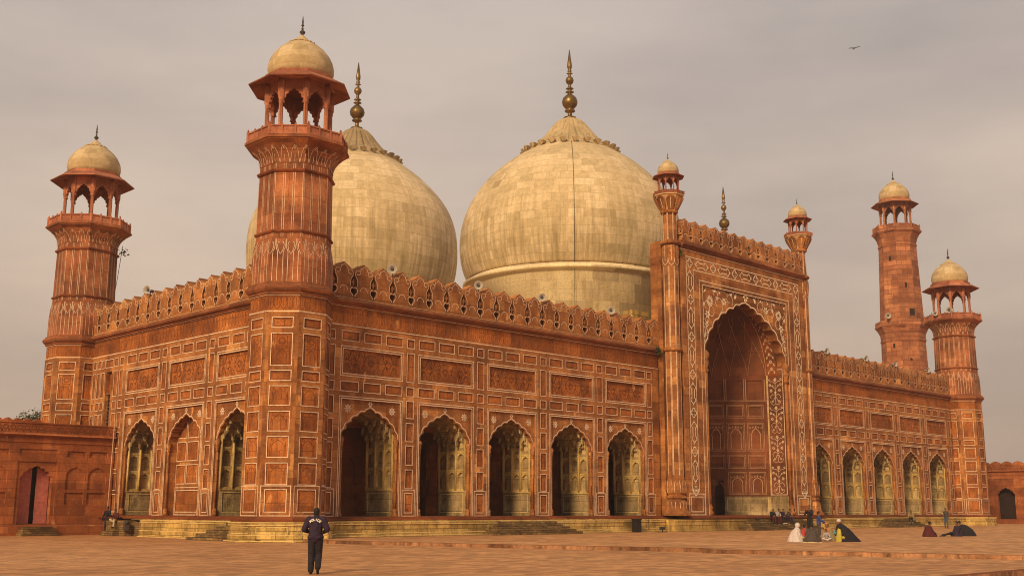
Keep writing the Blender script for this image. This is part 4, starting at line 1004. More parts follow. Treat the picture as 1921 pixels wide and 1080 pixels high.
# recess: floral reveal, canted walls, half dome
DK = ['recess_shade_stone', 'grimy_yellow_stone']
def dg(s_):       # canted wall: u from the outer corner inward
    return lambda u, v, w: (s_*(5.3-u/sqrt(2)-w/sqrt(2)), .1+u/sqrt(2)-w/sqrt(2), v)
rec = MB(); il = MB(); fl = MB(); yl = MB()
for s_ in (-1, 1):
    tr = lambda a, b, c_, s_=s_: (s_*(5.32-c_), -1.0+a-.6*0, b)
    hs = [(.10, 1.0, 1.35, 2.45, .04)]
    wallgrid(rec, lambda a, b, c_, s_=s_: (s_*(5.32-c_), -1.55+a*1.65/1.1, b), 0, 1.1, ZB, 2.64, hs, 1)
    rec.add([(s_*5.32, -1.55, 2.64), (s_*5.32, .1, 2.64), (s_*5.32, .1, 13.3), (s_*5.32, -1.55, 13.3)], [(0, 1, 2, 3)], 0)
    tf = lambda a, b, c_, s_=s_: (s_*(5.30-c_), -1.5+a, b)
    il.rect(.08, 1.48, 2.78, 13.0, .05, .006, tf)
    yl.ribbon([(1.60, 2.66), (1.60, 12.6)], .09, .012, tf)
    cA = .78
    # vases of flowers climbing the reveal
    for i, z0 in enumerate((2.85, 5.35, 7.75, 10.1)):
        il.ribbon([(cA, z0+.1), (cA, z0+2.2)], .032, .005, tf)
        il.ribbon([(cA-.2, z0+.35), (cA-.1, z0+.62), (cA+.1, z0+.62), (cA+.2, z0+.35)], .032, .006, tf)
        for q in (-1, 1):
            il.ribbon([(cA+q*x, z) for x, z in [(0, z0+.1), (.22, z0+.0), (.45, z0+.16), (.5, z0+.34)]], .026, .005, tf)
            il.ribbon([(cA+q*x, z) for x, z in [(0, z0+.75), (.28, z0+.9), (.5, z0+.7), (.42, z0+.52)]], .026, .005, tf)
            il.ribbon([(cA+q*x, z) for x, z in [(0, z0+1.3), (.2, z0+1.5), (.5, z0+1.75)]], .026, .005, tf)
            il.ribbon([(cA+q*x, z) for x, z in [(0, z0+1.75), (.25, z0+1.98), (.5, z0+1.95)]], .026, .005, tf)
            flower(il, tf, cA+q*.4, z0+1.2, .15, 6, .006); flower(il, tf, cA+q*.52, z0+1.68, .13, 5, .006); flower(il, tf, cA+q*.3, z0+.30, .11, 6, .006); flower(il, tf, cA+q*.55, z0+2.1, .12, 5, .006); flower(il, tf, cA+q*.25, z0+1.58, .09, 5, .006)
        flower(il, tf, cA, z0+1.02, .14, 6, .007); flower(il, tf, cA, z0+2.1, .17, 6, .007)
    # canted wall panels
    T = dg(s_); hs = []
    fl2 = fl
    for a, b in ((.38, 1.73), (2.0, 3.44), (3.72, 5.0)):
        pan = [(2.80, 4.58), (4.92, 5.99), (6.34, 8.64), (9.08, 10.13)]
        if a == 3.72: pan = pan[1:]
        for z0, z1 in pan:
            hs.append((a+.12, b-.12, z0+.12, z1-.12, .06)); fl.rect(a+.12, b-.12, z0+.12, z1-.12, .026, .01, T); fl.rect(a, b, z0, z1, .026, .01, T)
            if z1-z0 > 1.5:
                c = (a+b)/2; hwp = (b-a)/2-.30; pf = [(c+x, z) for x, z in cusp(hwp, z0+(z1-z0)*.52, z1-.42, 3, .22, 4)]
                fl.ribbon([(c-hwp, z0+.14)]+pf+[(c+hwp, z0+.14)], .05, -.045, T)
                for q in range(5): flower(fl, T, c+(q-2)*.24, z1-.30-.05*abs(q-2), .09, 5, -.045)
    hs.append((3.86, 4.62, ZB, 3.75, None)); hs.append((.3, 1.8, 1.3, 2.45, .04)); hs.append((2.0, 3.4, 1.3, 2.45, .04))
    wallgrid(rec, T, 0, 5.09, ZB, 10.5, hs, 0)
    rec.box(3.6, 4.9, ZB, 4.2, -1.9, -1.8, T=T, mi=0); rec.box(3.86, 4.62, 3.75, 3.95, -1.0, -.0, T=T)
    rec.box(4.62, 4.9, ZB, 4.2, -1.8, -.3, T=T)
    pf = [(4.24+x, z) for x, z in cusp(.36, 3.2, 3.72, 3, .2, 3)]
    rec.prism([(3.86, 3.15), (3.88, 3.15)]+pf+[(4.6, 3.15), (4.62, 3.15), (4.62, 3.76), (3.86, 3.76)], -.2, .0, T)
    fl.ribbon([(0, 10.50), (5.09, 10.50)], .05, .02, T)
    # zone of slender colonnettes under the half dome
    hs = [(.35, 1.7, 10.85, 12.2, .10), (2.0, 3.4, 10.85, 12.2, .10), (3.7, 4.95, 10.85, 12.2, .10)]
    wallgrid(rec, T, 0, 5.09, 10.5, 12.5, hs, 0)
    for u in (.2, 1.78, 1.95, 3.44, 3.6): fl.ribbon([(u, 10.55), (u, 12.3)], .045, .012, T)
    # arches springing over them
    for a, b in ((.2, 1.85), (1.95, 3.5), (3.6, 5.0)): pass
# lower stone dado over the canted walls
for s_ in (-1, 1):
    T = dg(s_)
    for a, b in ((0, 3.84),): rec.add([(a, ZB, .012), (b, ZB, .012), (b, 2.62, .012), (a, 2.62, .012)], [(0, 1, 2, 3)], 1, T=T)
    yl.rect(.25, 3.6, 1.4, 2.42, .03, .02, T)
x1 = 5.3-5.09/sqrt(2); y1 = .1+5.09/sqrt(2)
rec.box(-x1, x1, y1, y1+.3, ZB, 12.5)
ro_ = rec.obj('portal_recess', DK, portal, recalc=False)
il.obj('reveal_inlay', 'white_inlay', portal); fl.obj('recess_inlay', 'recess_line', portal); yl.obj('yellow_edge_line', 'yellow_line', portal)
# half dome (net vault) and its pointed rim
plan = [(-5.3, .1)]+[(-5.3+3.6*t, .1+3.6*t) for t in (.25, .5, .75, 1)]+[(-x1*.33, y1), (x1*.33, y1)]+[(5.3-3.6*t, .1+3.6*t) for t in (1, .75, .5, .25)]+[(5.3, .1)]
mb = MB(); nn = len(plan); K_ = 12; rows = []
for i in range(K_+1):
    t = i/K_; r = cos(t*pi/2)**.85; z = 12.5+5.75*(sin(t*pi/2)*.85+.15*t)
    rows.append([(x*r, .1+(y-.1)*r, z) for x, y in plan])
vs_ = [p for r in rows for p in r]
mb.add(vs_, [(i*nn+k, i*nn+k+1, (i+1)*nn+k+1, (i+1)*nn+k) for i in range(K_) for k in range(nn-1)], smooth=True)
mb.obj('half_dome', 'recess_shade_stone', portal)
mb = MB()      # soffit between cusped arch and rim, with the inlaid rim line
rim = [(r[0][0], r[0][2]) for r in rows]+[(-r[0][0], r[0][2]) for r in rows[-2::-1]]
n = len(rim); mb.add([(x*1.0, -.95, z) for x, z in rim]+[(x, .1, z) for x, z in rim], [(i, i+1, n+i+1, n+i) for i in range(n-1)])
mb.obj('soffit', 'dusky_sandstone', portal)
mb = MB(); L_ = [0]
for i in range(1, len(rim)): L_.append(L_[-1]+sqrt((rim[i][0]-rim[i-1][0])**2+(rim[i][1]-rim[i-1][1])**2))
def TSf(u, v, w):       # u along the rim, v across the soffit
    u = min(max(u, 0), L_[-1]-1e-4); i = max(j for j in range(len(L_)) if L_[j] <= u); i = min(i, len(rim)-2); f = (u-L_[i])/(L_[i+1]-L_[i])
    x = rim[i][0]*(1-f)+rim[i+1][0]*f; z = rim[i][1]*(1-f)+rim[i+1][1]*f; d = Vector((rim[i+1][0]-rim[i][0], rim[i+1][1]-rim[i][1])).normalized()
    return (x+d.y*(w+.01), v, z-d.x*(w+.01))
k = int(L_[-1]/.62)
for j in range(1, k):
    u = L_[-1]*j/k; flower(mb, TSf, u, -.45, .15, 6, .006)
    for q in (-1, 1): flower(mb, TSf, u+.3, -.45+q*.28, .09, 5, .006); mb.ribbon([(u+.1, -.45+q*.08), (u+.22, -.45+q*.30), (u+.42, -.45+q*.32)], .03, .005, TSf)
mb.obj('soffit_inlay', 'white_inlay', portal)
mb = MB(); Tr = lambda u, v, w: (u, .09-w, v)
mb.ribbon(rim, .11, 0, Tr); mb.obj('rim_line', 'yellow_line', portal)
mb = MB()
def half_dome_pt(f, t):    # f along plan 0..1, t height
    k = min(nn-2, int(f*(nn-1))); g = f*(nn-1)-k; x = plan[k][0]*(1-g)+plan[k+1][0]*g; y = plan[k][1]*(1-g)+plan[k+1][1]*g
    r = cos(t*pi/2)**.85; z = 12.5+5.75*(sin(t*pi/2)*.85+.15*t); return Vector((x*r*.985, .1+(y-.1)*r*.98-.02, z-.03))
for j in range(9):
    f0 = j/9; f1 = (j+1)/9
    for a, b in ((f0, (f0+f1)/2), (f1, (f0+f1)/2)):
        P = [half_dome_pt(a+(b-a)*(i/6)**1.4, .0+.36*i/6) for i in range(7)]
        for i in range(6): mb.tube(P[i], P[i+1], .02, .02, 4)
    for a, b in ((f0, f0+(f1-f0)/2), (f0+(f1-f0)/2, f0)):
        P = [half_dome_pt(min(1, a+(b-a)*i/6+.0), .36+.3*i/6) for i in range(7)]
        for i in range(6): mb.tube(P[i], P[i+1], .02, .02, 4)
mb.obj('net_ribs', 'recess_line', portal)
# ---- slender engaged columns with kiosks at the portal corners
def portal_minaret():
    mb = MB(); il = MB(); R = .60
    mb.oct([(R, 4.0), (R, 13.0)], caps=False); mb.oct([(R, 13.0), (R-.01, 19.6)], caps=False)
    mb.oct([(R, 19.5), (R+.03, 19.9), (R+.09, 20.3), (R+.09, 20.9), (R, 21.15)], caps=False)
    for k in range(8):
        T = octface(k, R); h_ = R*sin(radians(22.5))
        for u in (-h_+.035, h_-.035): il.ribbon([(u, 4.0), (u, 19.5)], .035, .008, T)
        T = octface(k, R+.09); il.ribbon([(0, 19.9), (0, 21.1)], .035, .012, T)
        il.ribbon([(-.26, 20.1), (-.2, 19.75), (0, 19.55), (.2, 19.75), (.26, 20.1)], .03, .012, octface(k, R+.05))
        T = octface(k, R-.03); h2 = (R-.03)*sin(radians(22.5))
        for u in (-h2+.03, h2-.03): il.ribbon([(u, 21.55), (u, 23.7)], .03, .008, T)
    mb.oct([(R-.03, 21.4), (R-.15, 23.85)])
    # vase-shaped foot
    mb.oct([(1.06, ZB), (1.06, 1.24), (1.0, 1.30), (.90, 1.42), (.80, 1.70), (.77, 2.0), (.72, 2.18), (.60, 2.28)]); mb.oct([(.56, 2.28), (.70, 2.34), (.74, 2.43), (.70, 2.52), (.56, 2.58)])
    mb.oct([(.60, 2.56), (.73, 2.72), (.79, 2.95), (.77, 3.3), (.66, 3.7), (.60, 4.0)], caps=False)
    for k in range(8):
        T = octface(k, .79); h_ = .0; il.ribbon([(-.2, 1.5), (-.16, 2.1)], .03, .03, T); il.ribbon([(.2, 1.5), (.16, 2.1)], .03, .03, T); il.ribbon([(-.2, 2.75), (-.22, 3.2), (-.14, 3.6)], .03, .02, T); il.ribbon([(.2, 2.75), (.22, 3.2), (.14, 3.6)], .03, .02, T)
    o = mb.obj('portal_column', 'red_sandstone', mosque, (-9.25, -1.21, 0))
    il.obj('column_inlay', 'white_inlay', o)
    for z, r in ((13.2, .68), (21.36, .72), (23.76, .62)):
        mb = MB(); mb.lathe([(r-.1, z-.16), (r, z-.12), (r+.08, z), (r, z+.12), (r-.1, z+.16)], 24); mb.obj('ring_moulding', 'red_sandstone', o)
    # lotus capital: petals
    mb = MB(); mb.lathe([(.58, 23.85), (.66, 24.05), (.82, 24.4), (1.02, 24.75), (1.10, 24.92), (1.2, 24.98), (1.2, 25.06), (.9, 25.08)], 8, 0, 0, False, radians(22.5)); 
    mb.obj('lotus_capital', 'faded_inlay', o)
    mb = MB()
    for k in range(8):
        a = radians(45*k)
        def TL(u, v, w, a=a):
            r = (.60+(v-23.85)*.50+.02)+w; return (r*cos(a)-u*(.6+(v-23.85)*.45)*sin(a), r*sin(a)+u*(.6+(v-23.85)*.45)*cos(a), v)
        pts = [(-.22, 23.86), (-.34, 24.3)]+arcpts(0, 24.52, .36, 170, 10, 8)+[(.34, 24.3), (.22, 23.86)]
        mb.prism(pts, -.05, .035, TL)
        mb.ribbon([(0, 23.95), (0, 24.7)], .05, .045, TL, mi=1)
    mb.obj('lotus_petals', ['red_sandstone', 'white_inlay'], o, recalc=True)
    add_kiosk(o, K1, 24.46, .43, corbel=False)
    return o
pm = portal_minaret(); clone(pm, mosque, (9.25, -1.21, 0))

# roof stair house seen between the parapet and the portal
mb = MB(); mb.box(-10.9, -9.2, 2.7, 3.3, 13.3, 16.15); mb.box(-9.2, -7.2, 2.6, 3.6, 13.3, 16.75)
mb.obj('roof_block', 'yellow_stone', mosque)

# ================================================================== far minaret
view_dir = Vector((.93502, .46240)).normalized()
ctr = Vector((CP.x, CP.y))+view_dir*185
perp = Vector((view_dir.y, -view_dir.x)); ctr += perp*.75
far = tag(empty('minaret', (ctr.x, ctr.y, 0)), 'tall plain red minaret with white dome behind the right end of the mosque', 'minaret')
k = 1.233
mb = MB()
mb.oct([(3.75, -.2), (3.62, 14.0), (3.30, 27.2)]); mb.oct([(3.28, 30.2), (2.85, 42.45)])
for z in (17, 24.3, 33.8, 37.5): 
    T = octface(5, 3.3-(z-27)*.03); T6 = octface(4, 3.3-(z-27)*.03)
ms = mb.obj('shaft', 'minaret_sandstone', far, recalc=True)
mb = MB(); mb.oct([(3.28, 27.0), (3.42, 27.2), (3.42, 27.45), (3.32, 27.5), (3.40, 28.3), (3.75, 29.0), (4.05, 29.4), (4.15, 29.5), (4.15, 29.75), (4.05, 29.8), (4.05, 30.35), (3.97, 30.35), (3.97, 29.9), (3.3, 29.85)])
mb.obj('lower_balcony', 'minaret_sandstone', far, recalc=True)
mb = MB()
for kk, z in ((5, 23.6), (4, 26), (5, 35.4), (4, 39.8), (5, 21.3)):
    R_ = 3.75-(z+.2)*.0165 if z < 27 else 3.28-(z-30.2)*.035
    T = octface(kk, R_); mb.box(-.16, .16, z, z+.75, -.2, .02, T=T)
T = octface(5, 3.22); mb.box(.25, 1.05, 30.4, 32.1, -.3, .03, T=T)
mb.obj('window', 'dark_room', far)
mb = MB(); mb.oct([(2.84, 42.2), (2.98, 42.35), (2.98, 42.55), (2.84, 42.6)]); mb.obj('ring_moulding', 'minaret_sandstone', far, recalc=True)
mb = MB(); mb.oct([(2.84, 42.4), (2.9, 42.9), (3.1, 43.6), (3.45, 44.2), (3.72, 44.45), (3.8, 44.5), (3.8, 44.75), (3.7, 44.8), (3.7, 44.85)]); mb.obj('upper_balcony', 'minaret_sandstone', far, recalc=True)
add_kiosk(far, K2, 43.15, 1.25, corbel=False)

# ================================================================== courtyard walls
def yard_wall(name, T, segs, u0, u1, ztop, label):
    e = tag(empty(name, T(u0, 0, 0)), label, 'wall'); inv = Vector(e.location)
    def TT(u, v, w): p = T(u, v, w); return (p[0]-inv.x, p[1]-inv.y, p[2]-inv.z)
    hs = []; mb = MB(); gr = MB(); arches = []
    for kind, c in segs:
        if kind == 'door':
            hs.append((c-1.25, c+1.25, .55, 4.42, None)); hs.append((c-1.2, c+1.2, 4.78, 5.2, .06)); arches.append(c)
        if kind == 'niche':
            for z0, z1 in ((2.7, 4.22), (4.78, 5.16), (1.78, 2.52)): hs.append((c-.62, c+.62, z0, z1, .08))
    wallgrid(mb, TT, u0, u1, .5, 5.6, hs)
    for kind, c in segs:
        if kind == 'niche':
            pf = [(c+x, z) for x, z in cusp(.56, 3.72, 4.15, 4, .2, 3)]
            mb.prism([(c-.62, 3.7), (c-.58, 3.7)]+pf+[(c+.58, 3.7), (c+.62, 3.7), (c+.62, 4.22), (c-.62, 4.22)], -.075, -.01, TT)
            pf = [(c+x, z) for x, z in cusp(.56, 4.9, 5.12, 4, .2, 3)]
            gr.ribbon([(c-.56, 4.8)]+pf+[(c+.56, 4.8)], .03, -.07, TT)
    for c in arches:
        arch_plate(mb, shiftT(TT, c), 1.25, .55, 4.42, cusp(1.02, 3.2, 4.18, 4, .24, 5), -.45, -.06)
    extr(mb, TT, u0, u1, [(0, 5.6), (.05, 5.62), (.05, 5.95), (.22, 6.02), (.28, 6.08), (.22, 6.16), (.10, 6.2), (.10, 6.78), (.16, 6.8), (.16, 6.88), (-.6, 6.9), (-.6, 5.6)])
    extr(mb, TT, u0, u1, [(.30, -.22), (.30, .42), (.12, .48), (0, .5), (-.5, .5), (-.5, -.22)])
    mb.box(u0, u1, .5, 5.6, -1.2, -1.1, T=TT)
    n = int((u1-u0)/.44)
    for i in range(n):
        c = u0+.22+i*.44
        gr.ribbon(arcpts(c, 6.52, .15, 0, 360, 12), .035, .112, TT); gr.ribbon([(c+.22, 6.25), (c+.22, 6.42)], .09, .112, TT)
    wl = mb.obj('masonry', 'courtyard_sandstone', e, recalc=False); gr.obj('carved_band', 'groove_shade_grime', e)
    return e, TT
TL_ = lambda u, v, w: (u, 20.3-w, v)
segs = [('door', -47.0), ('niche', -44.52), ('niche', -43.05)]
for i in range(6): segs += [('niche', -49.45-i*5.0), ('door', -52.0-i*5.0)]
wl, TTl = yard_wall('courtyard_wall', TL_, segs, -82.0, -42.0, 6.9, 'low red courtyard wall with pink doors at the left edge')
def door_leaves(c, T, parent, gap):
    for a, b in ((-1.0, -gap[0]), (gap[1], 1.0)):
        mb = MB(); mb.box(c+a, c+b, .58, 4.3, -.62, -.50, T=T)
        for z in (1.1, 1.9, 2.7, 3.4): mb.box(c+a+.02, c+b-.02, z, z+.05, -.50, -.485, T=T)
        mb.obj('door_leaf', 'pink_door_paint', parent)
door_leaves(-47.0, TTl, wl, (.12, .22))
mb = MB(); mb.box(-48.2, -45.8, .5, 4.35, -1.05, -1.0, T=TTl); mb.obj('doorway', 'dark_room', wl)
mb = MB()
for i in range(3): mb.box(-48.1+.12*i, -45.8-.12*i, -.2, .06+.17*i, .3, 1.25-.26*i, T=TTl)
mb.obj('door_step', 'step_brick', wl)
mb = MB()
for i in range(60):
    c = -82+.3+i*.62
    if c < -46.5: mb.prism([(c-.3, 6.9), (c+.3, 6.9), (c+.3, 6.98), (c+.16, 7.10), (c, 7.16), (c-.16, 7.10), (c-.3, 6.98)], -.9, -.6, TTl)
mb.obj('low_crest', 'courtyard_sandstone', wl, recalc=True)
TR_ = lambda u, v, w: (60-w, u, v)
segs = []
for i in range(-6, 5):
    segs += [('door', 3.1+i*4.6), ('niche', 5.4+i*4.6)]
wr, TTr = yard_wall('courtyard_wall', TR_, segs, -32.0, 26.0, 6.9, 'low red courtyard wall with dark archway at the right edge')
mb = MB()
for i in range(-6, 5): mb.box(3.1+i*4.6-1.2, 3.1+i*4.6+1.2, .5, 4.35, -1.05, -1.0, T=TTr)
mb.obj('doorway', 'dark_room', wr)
mb = MB()
for i in range(44):
    c = -31+i*1.3; mb.prism([(c-.65, 6.7), (c+.65, 6.7)]+[(c+.65*cos(radians(a)), 6.78+.42*sin(radians(a))**.8) for a in (10, 40, 65)]+[(c, 7.25)]+[(c+.65*cos(radians(a)), 6.78+.42*sin(radians(a))**.8) for a in (115, 140, 170)], -.4, -.1, TTr)
mb.obj('merlon_crest', 'courtyard_sandstone', wr, recalc=True)

# ================================================================== tree behind the left wall
def tree(loc, label, h, cr, nleaf, seed):
    rnd = random.Random(seed)
    e = tag(empty('tree', loc), label, 'tree')
    mb = MB(); top = Vector((0, 0, h*.62)); mb.tube((0, 0, -.2), top, .38, .22, 9)
    tips = []
    for k in range(9):
        a = rnd.random()*2*pi; q = top*(.6+.4*rnd.random()); p = q+Vector((cos(a), sin(a), .5+.5*rnd.random()))*cr*(.45+.4*rnd.random()); mb.tube(q, p, .12, .05, 6); tips.append(p)
        for j in range(3):
            b = a+rnd.uniform(-.9, .9); r = p+Vector((cos(b), sin(b), rnd.uniform(-.1, .7)))*cr*.35; mb.tube(p, r, .05, .02, 5); tips.append(r)
    mb.obj('trunk', 'bark', e)
    mb = MB()
    for t in tips:
        for j in range(nleaf//len(tips)):
            d = Vector((rnd.gauss(0, 1), rnd.gauss(0, 1), rnd.gauss(0, .7)))*cr*.17; c = t+d; s_ = .10+.10*rnd.random()
            q = Vector((rnd.gauss(0, 1), rnd.gauss(0, 1), rnd.gauss(0, 1))).normalized(); r = q.orthogonal().normalized()*s_; u = q.cross(r)*.5
            mb.add([tuple(c-r), tuple(c+u), tuple(c+r), tuple(c-u)], [(0, 1, 2, 3)])
    mb.obj('crown', 'leaf', e)
tree((-30.2, 60, 0), 'green tree crown showing above the wall beside the left rear tower', 12.6, 3.2, 6000, 5)
# ================================================================== haze in the air
mb = MB(); mb.box(-910, 910, -910, 910, -1.6, 60.0)
hm = bpy.data.materials.new('haze'); hm.use_nodes = True; hn = hm.node_tree.nodes; hn.clear()
ho = hn.new('ShaderNodeOutputMaterial'); hv = hn.new('ShaderNodeVolumePrincipled'); hv.inputs['Color'].default_value = (.93, .90, .88, 1); hv.inputs['Density'].default_value = HAZE; hv.inputs['Anisotropy'].default_value = .2
hm.node_tree.links.new(hv.outputs[0], ho.inputs['Volume']); M['haze'] = hm
tag(mb.obj('haze', 'haze', recalc=True), kind='stuff')
# ================================================================== people
DG = None
def remesh(mb, name, mat, parent, vox, smooth=6):
    me = mb.mesh(name+'_raw', mat); o = bpy.data.objects.new(name+'_raw', me); C.objects.link(o)
    m = o.modifiers.new('r', 'REMESH'); m.mode = 'VOXEL'; m.voxel_size = vox; m.use_smooth_shade = True
    m2 = o.modifiers.new('s', 'SMOOTH'); m2.factor = .5; m2.iterations = smooth
    dg = bpy.context.evaluated_depsgraph_get(); dg.update()
    me2 = bpy.data.meshes.new_from_object(o.evaluated_get(dg)); me2.name = name
    bpy.data.objects.remove(o); bpy.data.meshes.remove(me)
    me2.materials.clear(); me2.materials.append(M[mat])
    q = bpy.data.objects.new(name, me2); C.objects.link(q); q.parent = parent
    return q
V = Vector
def J_stand(**k):
    J = dict(pel=V((0, 0, .96)), wst=V((0, 0, 1.10)), che=V((.01, 0, 1.33)), nek=V((.01, 0, 1.50)), hed=V((.03, 0, 1.645)),
             hl=V((0, .09, .92)), kl=V((.03, .10, .50)), al=V((-.01, .11, .09)), hr=V((0, -.09, .92)), kr=V((.03, -.10, .50)), ar=V((-.01, -.11, .09)),
             sl=V((0, .185, 1.43)), el=V((-.02, .25, 1.15)), wl=V((.06, .25, .91)), sr=V((0, -.185, 1.43)), er=V((-.02, -.25, 1.15)), wr=V((.06, -.25, .91)), face=0.0, ft=0.0)
    J.update({a: (V(b) if isinstance(b, tuple) else b) for a, b in k.items()}); return J
def J_floor(lean=.08, **k):
    J = dict(pel=V((0, 0, .13)), wst=V((lean*.3, 0, .28)), che=V((lean, 0, .48)), nek=V((lean*1.4, 0, .65)), hed=V((lean*1.6+.03, 0, .79)),
             hl=V((0, .10, .12)), kl=V((.34, .30, .20)), al=V((.30, -.06, .07)), hr=V((0, -.10, .12)), kr=V((.34, -.30, .20)), ar=V((.34, .10, .07)),
             sl=V((lean, .17, .58)), el=V((lean+.08, .26, .34)), wl=V((.30, .12, .24)), sr=V((lean, -.17, .58)), er=V((lean+.08, -.26, .34)), wr=V((.30, -.12, .24)), face=0.0, ft=0.0)
    J.update({a: (V(b) if isinstance(b, tuple) else b) for a, b in k.items()}); return J
def J_seat(lean=.15, drop=.42, **k):
    J = dict(pel=V((0, 0, .12)), wst=V((lean*.3, 0, .27)), che=V((lean, 0, .47)), nek=V((lean*1.5, 0, .63)), hed=V((lean*1.8+.03, 0, .77)),
             hl=V((0, .09, .11)), kl=V((.42, .13, .16)), al=V((.44, .12, .16-drop)), hr=V((0, -.09, .11)), kr=V((.42, -.13, .16)), ar=V((.46, -.12, .16-drop)),
             sl=V((lean, .18, .57)), el=V((lean+.10, .24, .32)), wl=V((.40, .10, .28)), sr=V((lean, -.18, .57)), er=V((lean+.10, -.24, .32)), wr=V((.40, -.10, .28)), face=0.0, ft=0.0)
    J.update({a: (V(b) if isinstance(b, tuple) else b) for a, b in k.items()}); return J
def figure(label, loc, deg, J, top='black_cloth', bottom='black_cloth', sc=1.0, vox=.016, hairy=True, long_shirt=0, group=None, fat=0.0, baggy=0.0, shoes='black_leather', cap=None, sleeves=True):
    e = tag(empty('person', loc, radians(deg)), label, 'person', group); e.scale = (sc, sc, sc)
    b = MB()
    b.ball(J['hed'], .088, .074, .108, 16, 10); h = J['hed']; fa = J['face']
    RZ = Matrix.Rotation(fa, 3, 'Z'); off = lambda x, y, z: h+RZ @ V((x, y, z))
    b.ball(off(.035, 0, -.055), .055, .052, .055, 10, 8)                    # jaw
    b.tube(off(.085, 0, .018), off(.110, 0, -.022), .010, .017, 6, capsule=True)   # nose
    for s_ in (-1, 1): b.ball(off(-.005, s_*.075, -.005), .018, .010, .028, 6, 5)
    b.tube(J['nek']-V((0, 0, .05)), h-V((.01, 0, .07)), .058, .052, 10, capsule=True)
    seg = lambda m, a, c, r0, r1, n=10: m.tube(J[a] if isinstance(a, str) else a, J[c] if isinstance(c, str) else c, r0, r1, n, capsule=True)
    b.ball(J['pel'], .10, .145, .11, 12, 8); seg(b, 'pel', 'wst', .11, .11); b.ball(J['che'], .105, .155, .17, 12, 8); seg(b, 'wst', 'che', .11, .12); seg(b, 'che', 'nek', .10, .065); seg(b, 'sl', 'sr', .052, .052)
    for q in 'lr':
        seg(b, 'h'+q, 'k'+q, .080, .055); seg(b, 'k'+q, 'a'+q, .054, .036)
        seg(b, 's'+q, 'e'+q, .048, .038); seg(b, 'e'+q, 'w'+q, .037, .026)
    # hands: palm, four fingers, thumb, gently curled
    for q, sg in (('l', 1), ('r', -1)):
        d = (J['w'+q]-J['e'+q]).normalized(); side = d.cross(V((0, 0, 1)))
        side = side.normalized() if side.length > .1 else V((0, 1, 0)); nn_ = side.cross(d).normalized()
        w0 = J['w'+q]; p1 = w0+d*.075
        b.ball((w0+p1)/2, .030, .030, .034, 8, 6); b.tube(w0, p1, .024, .028, 8, capsule=True)
        for i, L_ in enumerate((.062, .072, .068, .052)):
            o_ = side*(.030-.020*i); k0 = p1+o_; k1 = k0+d*L_*.55-nn_*.008; k2 = k1+d*L_*.40-nn_*.026
            b.tube(k0, k1, .0085, .008, 6, capsule=True); b.tube(k1, k2, .008, .0065, 6, capsule=True)
        t0 = w0+d*.03+side*.028; b.tube(t0, t0+side*.028+d*.03, .010, .009, 6, capsule=True); b.tube(t0+side*.028+d*.03, t0+side*.032+d*.055-nn_*.01, .009, .007, 6, capsule=True)
    remesh(b, 'body', 'skin', e, .011 if sc > .9 and vox < .015 else .014, 3)
    t = MB(); f = fat
    t.ball(J['pel']+V((0, 0, .04)), .125+f, .165+f, .10, 14, 8); seg(t, 'pel', 'wst', .135+f, .135+f); t.ball(J['che'], .130+f, .180+f, .19, 14, 10); seg(t, 'wst', 'che', .135+f, .145+f)
    seg(t, 'sl', 'sr', .073+f*.5, .073+f*.5); seg(t, 'che', J['nek']-V((0, 0, .03)), .12, .075)
    for q in 'lr':
        seg(t, 's'+q, 'e'+q, .072+f*.6, .060+f*.5); seg(t, 'e'+q, J['e'+q].lerp(J['w'+q], .93), .058+f*.5, .040+f*.3)
        if long_shirt: seg(t, 'h'+q, J['h'+q].lerp(J['k'+q], long_shirt), .115, .12)
    top_o = remesh(t, 'jacket' if not long_shirt else 'long_shirt', top, e, vox)
    p = MB(); p.ball(J['pel'], .118, .158, .115, 14, 8)
    for q in 'lr': seg(p, 'h'+q, 'k'+q, .098+baggy, .074+baggy); seg(p, 'k'+q, J['k'+q].lerp(J['a'+q], .96), .073+baggy, .062+baggy)
    remesh(p, 'trousers', bottom, e, vox)
    for q in 'lr':
        m = MB(); a = J['a'+q]; d = V((1, 0, 0)); sh = a-J['k'+q]; ft = J['ft'] if q == 'r' else 0
        d = V((cos(ft), 0, -sin(ft)))
        m.ball(a+V((-.02, 0, -.035)), .05, .042, .05, 8, 6); m.tube(a+V((-.02, 0, -.05)), a+d*.15+V((0, 0, -.055)), .040, .034, 8, capsule=True)
        m.obj('shoe', shoes, e)
    if hairy:
        m = MB(); m.ball(h+RZ @ V((-.018, 0, .026)), .093, .083, .098, 16, 10); m.ball(h+RZ @ V((-.045, 0, -.02)), .062, .074, .075, 12, 8); m.obj('hair', 'hair', e)
    for s_ in (-1, 1):
        m = MB(); m.ball(off(.079, s_*.030, .012), .009, .013, .008, 6, 4); m.obj('eye', 'hair', e)
    m = MB(); m.tube(off(.084, -.020, -.052), off(.084, .020, -.052), .006, .006, 5); m.obj('mouth', 'maroon_cloth', e)
    if cap:
        m = MB(); m.lathe([(.088, 0), (.096, .02), (.094, .05), (.075, .085), (.03, .105), (.005, .108)], 16, h.x-.012, h.y); 
        for v in range(len(m.v)): m.v[v] = (m.v[v][0], m.v[v][1], m.v[v][2]+h.z+.03)
        m.obj('cap', cap, e)
    return e, top_o
